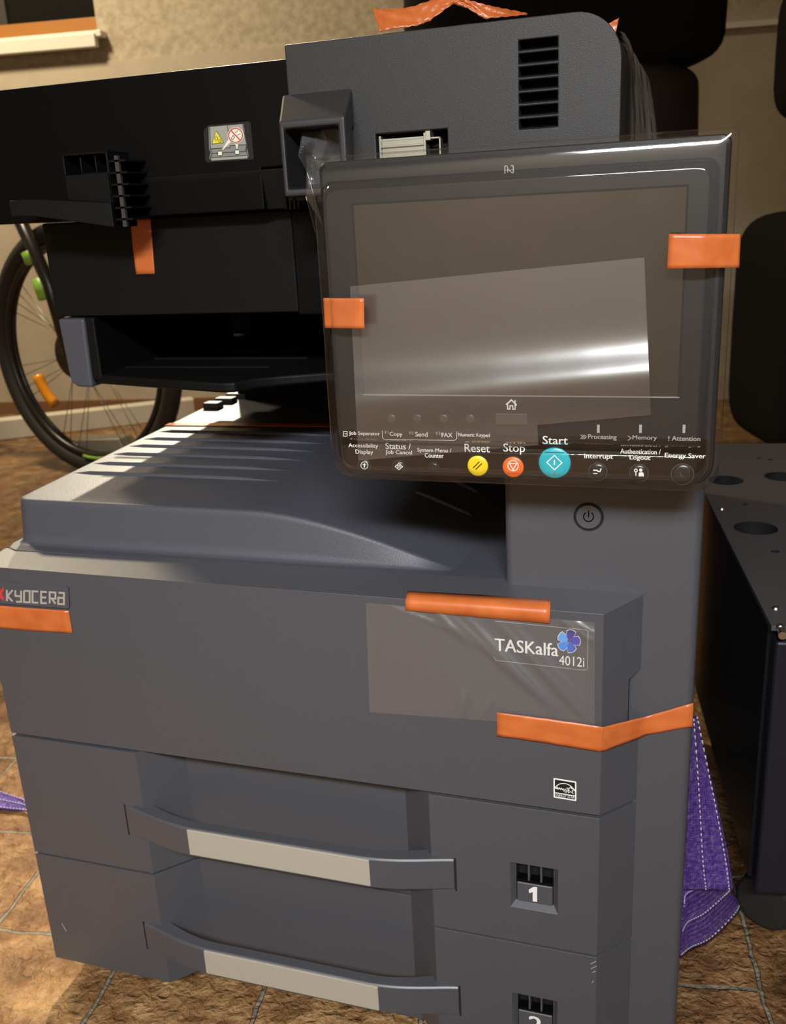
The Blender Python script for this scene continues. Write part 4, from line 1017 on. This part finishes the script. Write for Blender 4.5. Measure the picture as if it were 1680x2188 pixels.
# ------------------------------------------------------------------ bicycle behind at the left
WR = 0.372; TR = 0.027
hub = PD(176, 738, 2.72); hub.z = WR
fwd = Vector((math.cos(R_(17.4 - 30)), math.sin(R_(17.4 - 30)), 0))        # points right and towards the camera
side = Vector((0, 0, 1)).cross(fwd).normalized(); UP = Vector((0, 0, 1))
bike = empty('bicycle', Vector((hub.x, hub.y, 0)), 'black mountain bike with green accents standing behind the copier at left', 'bicycle')
def circ(c, r, n=64, ph=0): return [c + (fwd * math.cos(2 * math.pi * k / n + ph) + UP * math.sin(2 * math.pi * k / n + ph)) * r for k in range(n)]
def wheel(c, refl):
    mb = MB(); mb.tube(circ(c, WR - TR, 72), TR, 'rubber', 14, closed=True); wh = mb.build('wheel', bike)
    mb = MB()
    for sgn in (-1, 1): mb.tube([p + side * 0.010 * sgn for p in circ(c, WR - TR * 2 - 0.008, 72)], 0.009, 'bike_black', 8, closed=True)
    mb.build('rim', wh)
    mb = MB(); mb.cyl(c - side * 0.05, side, 0.02, 0.10, 'bike_black', 20); mb.build('hub', wh)
    for k in range(28):
        a = 2 * math.pi * k / 28; sg = 1 if k % 2 else -1; b = a + (0.28 if (k // 2) % 2 else -0.28)
        mb = MB(); mb.tube([c + side * 0.03 * sg + (fwd * math.cos(a) + UP * math.sin(a)) * 0.02, c + (fwd * math.cos(b) + UP * math.sin(b)) * (WR - TR * 2 - 0.01)], 0.0012, 'spoke', 5); mb.build('spoke', wh)
    mb = MB(); a0 = math.atan2(*reversed(refl))
    arc = lambda a, b, r: [c + side * 0.0 + (fwd * math.cos(R_(a + (b - a) * i / 8)) + UP * math.sin(R_(a + (b - a) * i / 8))) * r for i in range(9)]
    mb.tube([p - side * 0.012 for p in arc(200, 228, 0.215)], 0.016, 'reflector', 8); rf = mb.build('reflector', wh); rf['label'] = 'amber spoke reflector'
    mb = MB()
    for s in (1, -1):
        mb.tube([p + side * 0.020 * s for p in arc(262, 284, WR - TR * 2 - 0.004)], 0.005, 'bike_green', 6); mb.tube([p + side * 0.020 * s for p in arc(292, 304, WR - TR * 2 - 0.004)], 0.005, 'bike_green', 6)
    mb.build('rim_decal', wh)
    return wh
wheel(hub, (1, 1))
rear = hub - fwd * 1.05
wheel(rear, (1, 1))
crown = hub - fwd * 0.135 + UP * 0.44; head = hub - fwd * 0.19 + UP * 0.54
mb = MB()
for s in (-1, 1): mb.tube([hub + side * 0.055 * s, hub + side * 0.058 * s - fwd * 0.03 + UP * 0.20, crown + side * 0.06 * s], [0.017, 0.020, 0.019], 'bike_black', 12)
mb.tube([crown - side * 0.07, crown + side * 0.07], 0.024, 'bike_black', 10); mb.tube([crown, head], 0.022, 'bike_black', 12); mb.build('fork', bike)
mb = MB()
for s in (-1,):
    for t0, t1 in ((0.16, 0.215), (0.26, 0.29)):
        mb.tube([hub + side * 0.061 * s - fwd * (0.135 * t0 / 0.44) + UP * t0, hub + side * 0.061 * s - fwd * (0.135 * t1 / 0.44) + UP * t1], 0.0225, 'bike_green', 10)
mb.build('fork_decal', bike)
bb_ = hub - fwd * 0.66 + UP * (-0.06); seat_c = bb_ - fwd * 0.18 + UP * 0.42
mb = MB(); mb.tube([head, head - fwd * 0.012 + UP * 0.09], 0.026, 'bike_black'); mb.tube([head + UP * 0.02, bb_], 0.024, 'bike_black'); mb.tube([head + UP * 0.09, seat_c], 0.020, 'bike_black'); mb.tube([bb_, seat_c], 0.018, 'bike_black')
for s in (-1, 1): mb.tube([bb_ + side * 0.03 * s, rear + side * 0.06 * s], 0.010, 'bike_black'); mb.tube([seat_c + side * 0.02 * s, rear + side * 0.06 * s], 0.009, 'bike_black')
mb.build('frame', bike)
hb = head - fwd * 0.03 + UP * 0.13
mb = MB(); mb.tube([hb - side * 0.33 - fwd * 0.03, hb - side * 0.1 + fwd * 0.04, hb + side * 0.1 + fwd * 0.04, hb + side * 0.33 - fwd * 0.03], 0.014, 'bike_black'); mb.tube([head + UP * 0.08, hb + fwd * 0.04], 0.018, 'bike_black'); mb.build('handlebar', bike)
mb = MB(); mb.tube([bb_ - side * 0.09, bb_ + side * 0.09], 0.016, 'bike_gray'); mb.tube([bb_ + side * 0.085, bb_ + side * 0.09 + fwd * 0.10 - UP * 0.13], 0.011, 'bike_black'); mb.tube([bb_ - side * 0.085, bb_ - side * 0.09 - fwd * 0.10 + UP * 0.13], 0.011, 'bike_black'); mb.build('crank', bike)
mb = MB(); mb.tube([hub - side * 0.04, hub - side * 0.044], 0.07, 'bike_black', 28); mb.build('brake_disc', bike)
mb = MB(); c = hub - fwd * 0.155 + UP * 0.50 - side * 0.05
mb.tube([c, c + UP * 0.07 - fwd * 0.01], 0.022, 'bike_gray', 12); mb.tube([c - side * 0.02 + fwd * 0.04, c - side * 0.02 + fwd * 0.04 + UP * 0.05], 0.014, 'bike_gray', 10); mb.build('headset_bracket', bike)
sad = seat_c + UP * 0.20 - fwd * 0.05
mb = MB(); mb.tube([seat_c, sad], 0.013, 'bike_gray'); mb.build('seat_post', bike)
mb = MB(); mb.tube([sad + fwd * 0.14 + UP * 0.03, sad + fwd * 0.03 + UP * 0.035, sad - fwd * 0.06 + UP * 0.04, sad - fwd * 0.12 + UP * 0.045], [0.016, 0.028, 0.06, 0.05], 'rubber', 12); mb.build('saddle', bike)

# white plank and a grey block on the floor behind the wheel
mb = MB(); a = PZ(-40, 947, 0); b = PZ(420, 893, 0); dr = (b - a).normalized(); pn = Vector((-dr.y, dr.x, 0))
mb.prism([a, b, b + pn * 0.06, a + pn * 0.06], [p + UP * 0.075 for p in (a, b, b + pn * 0.06, a + pn * 0.06)], 'white_board'); o = mb.build('plank', None, bevel=0.006); props(o, 'long white plank lying on the floor behind the bicycle wheel', 'plank')
mb = MB(); c = PZ(200, 962, 0)
mb.prism([c + WU * a_ + WN * b_ for a_, b_ in ((-0.07, -0.05), (0.13, -0.03), (0.14, 0.07), (-0.06, 0.06))], [c + WU * a_ + WN * b_ + UP * 0.045 for a_, b_ in ((-0.05, -0.03), (0.11, -0.02), (0.12, 0.05), (-0.05, 0.05))], 'bike_gray'); o = mb.build('grey_block', None, bevel=0.006); props(o, 'small grey block on the floor seen through the bicycle wheel', 'block')

# ------------------------------------------------------------------ dark padded seats in the background at the right
def pad(mb, c, ux, uy, uz, sx, sy, sz, mat, e=0.35, n=20, wr=0.0):
    """plump cushion: superellipsoid"""
    sg = lambda v, p: math.copysign(abs(v) ** p, v); rings = []
    for i in range(n + 1):
        a = -math.pi / 2 + math.pi * i / n; ring = []
        ca, sa = sg(math.cos(a), e), sg(math.sin(a), e)
        for j in range(2 * n):
            b = 2 * math.pi * j / (2 * n)
            p = c + ux * (sx * ca * sg(math.cos(b), e)) + uy * (sy * ca * sg(math.sin(b), e)) + uz * (sz * sa)
            if wr: p = p + uy * (-wr * (math.sin(p.x * 60 + p.z * 45) * 0.5 + math.sin(p.z * 90 - p.x * 25) * 0.5))
            ring.append(p)
        rings.append(ring)
    mb.loft(rings, mat, smooth=True)
RXh = Vector((RX.x, RX.y, 0)).normalized(); RZh = Vector((RZ.x, RZ.y, 0)).normalized()
DS = 2.25
p1, p2 = PD(872, 128, DS), PD(1572, 128, DS)
ch = empty('padded_seat', PD(1250, 900, DS) * 1.0, 'wide dark padded seat with a wrinkled lower cushion behind the document feeder', 'seat')
ch.location.z = 0
mb = MB(); cx_ = (p1 + p2) / 2; zc = PD(1300, 138, DS).z + 0.14
pad(mb, Vector((cx_.x, cx_.y, zc)) + RZh * 0.15, RXh, RZh, UP, (p2 - p1).length / 2, 0.15, 0.15, 'fabric', 0.38); mb.build('upper_cushion', ch)
q1, q2 = PD(925, 200, DS), PD(1520, 200, DS)
mb = MB(); zl_ = PD(1450, 280, DS).z
pad(mb, Vector(((q1 + q2) / 2).to_tuple()[:2] + (zl_ + 0.0,)) + RZh * 0.16, RXh, RZh, UP, (q2 - q1).length / 2, 0.13, 0.17, 'leather', 0.3, wr=0.006); mb.build('lower_cushion', ch)
mb = MB(); cc = (q1 + q2) / 2 + RZh * 0.16
hw = (q2 - q1).length / 2 - 0.03
pl = [cc + RXh * a_ + RZh * b_ for a_, b_ in ((-hw, -0.11), (hw, -0.11), (hw, 0.11), (-hw, 0.11))]
mb.prism([Vector((p.x, p.y, 0.0)) for p in pl], [Vector((p.x, p.y, zl_ - 0.12)) for p in pl], 'fabric'); mb.build('seat_base', ch, bevel=0.02)
mb = MB(); p = PD(1357, 2, DS - 0.012); pad(mb, p, RXh, RZh, UP, 0.012, 0.006, 0.005, 'stk_yellow', 0.6, 8); o = mb.build('seat_tag', ch); o['label'] = 'small yellow tag'
# second dark chair at the right edge
DS2 = 2.0
c2 = empty('office_chair', PD(1720, 700, DS2), 'black upholstered chair at the right edge of the photo behind the steel cabinet', 'chair'); c2.location.z = 0
top_c = PD(1692, 140, DS2); bz, tz = PD(1680, 262, DS2).z, PD(1680, -60, DS2).z
mb = MB(); pad(mb, Vector((top_c.x, top_c.y, (bz + tz) / 2)) + RXh * 0.22 + RZh * 0.06, RXh, RZh, UP, 0.22, 0.07, (tz - bz) / 2, 'fabric', 0.4); mb.build('backrest', c2)
s_c = PD(1655, 650, DS2); st_, sb_ = PD(1660, 452, DS2).z, PD(1640, 1010, DS2).z
mb = MB(); pad(mb, Vector((s_c.x, s_c.y, (st_ + sb_) / 2)) + RXh * 0.25 + RZh * 0.12, RXh, RZh, UP, 0.25, 0.18, (st_ - sb_) / 2, 'fabric', 0.3); mb.build('seat', c2)
mb = MB(); bc = s_c + RXh * 0.25 + RZh * 0.12
mb.tube([Vector((bc.x, bc.y, 0.04)), Vector((bc.x, bc.y, max(0.08, sb_ + 0.02)))], 0.03, 'black')
mb.tube([Vector((bc.x, bc.y, st_ - 0.05)) + RZh * 0.05, Vector((bc.x, bc.y, bz + 0.05)) - RZh * 0.02], 0.03, 'fabric')
for k in range(5):
    a = 2 * math.pi * k / 5; e = Vector((math.cos(a), math.sin(a), 0)); mb.tube([Vector((bc.x, bc.y, 0.06)), Vector((bc.x, bc.y, 0.025)) + e * 0.26], [0.022, 0.014], 'black')
    
mb.build('chair_base', c2)
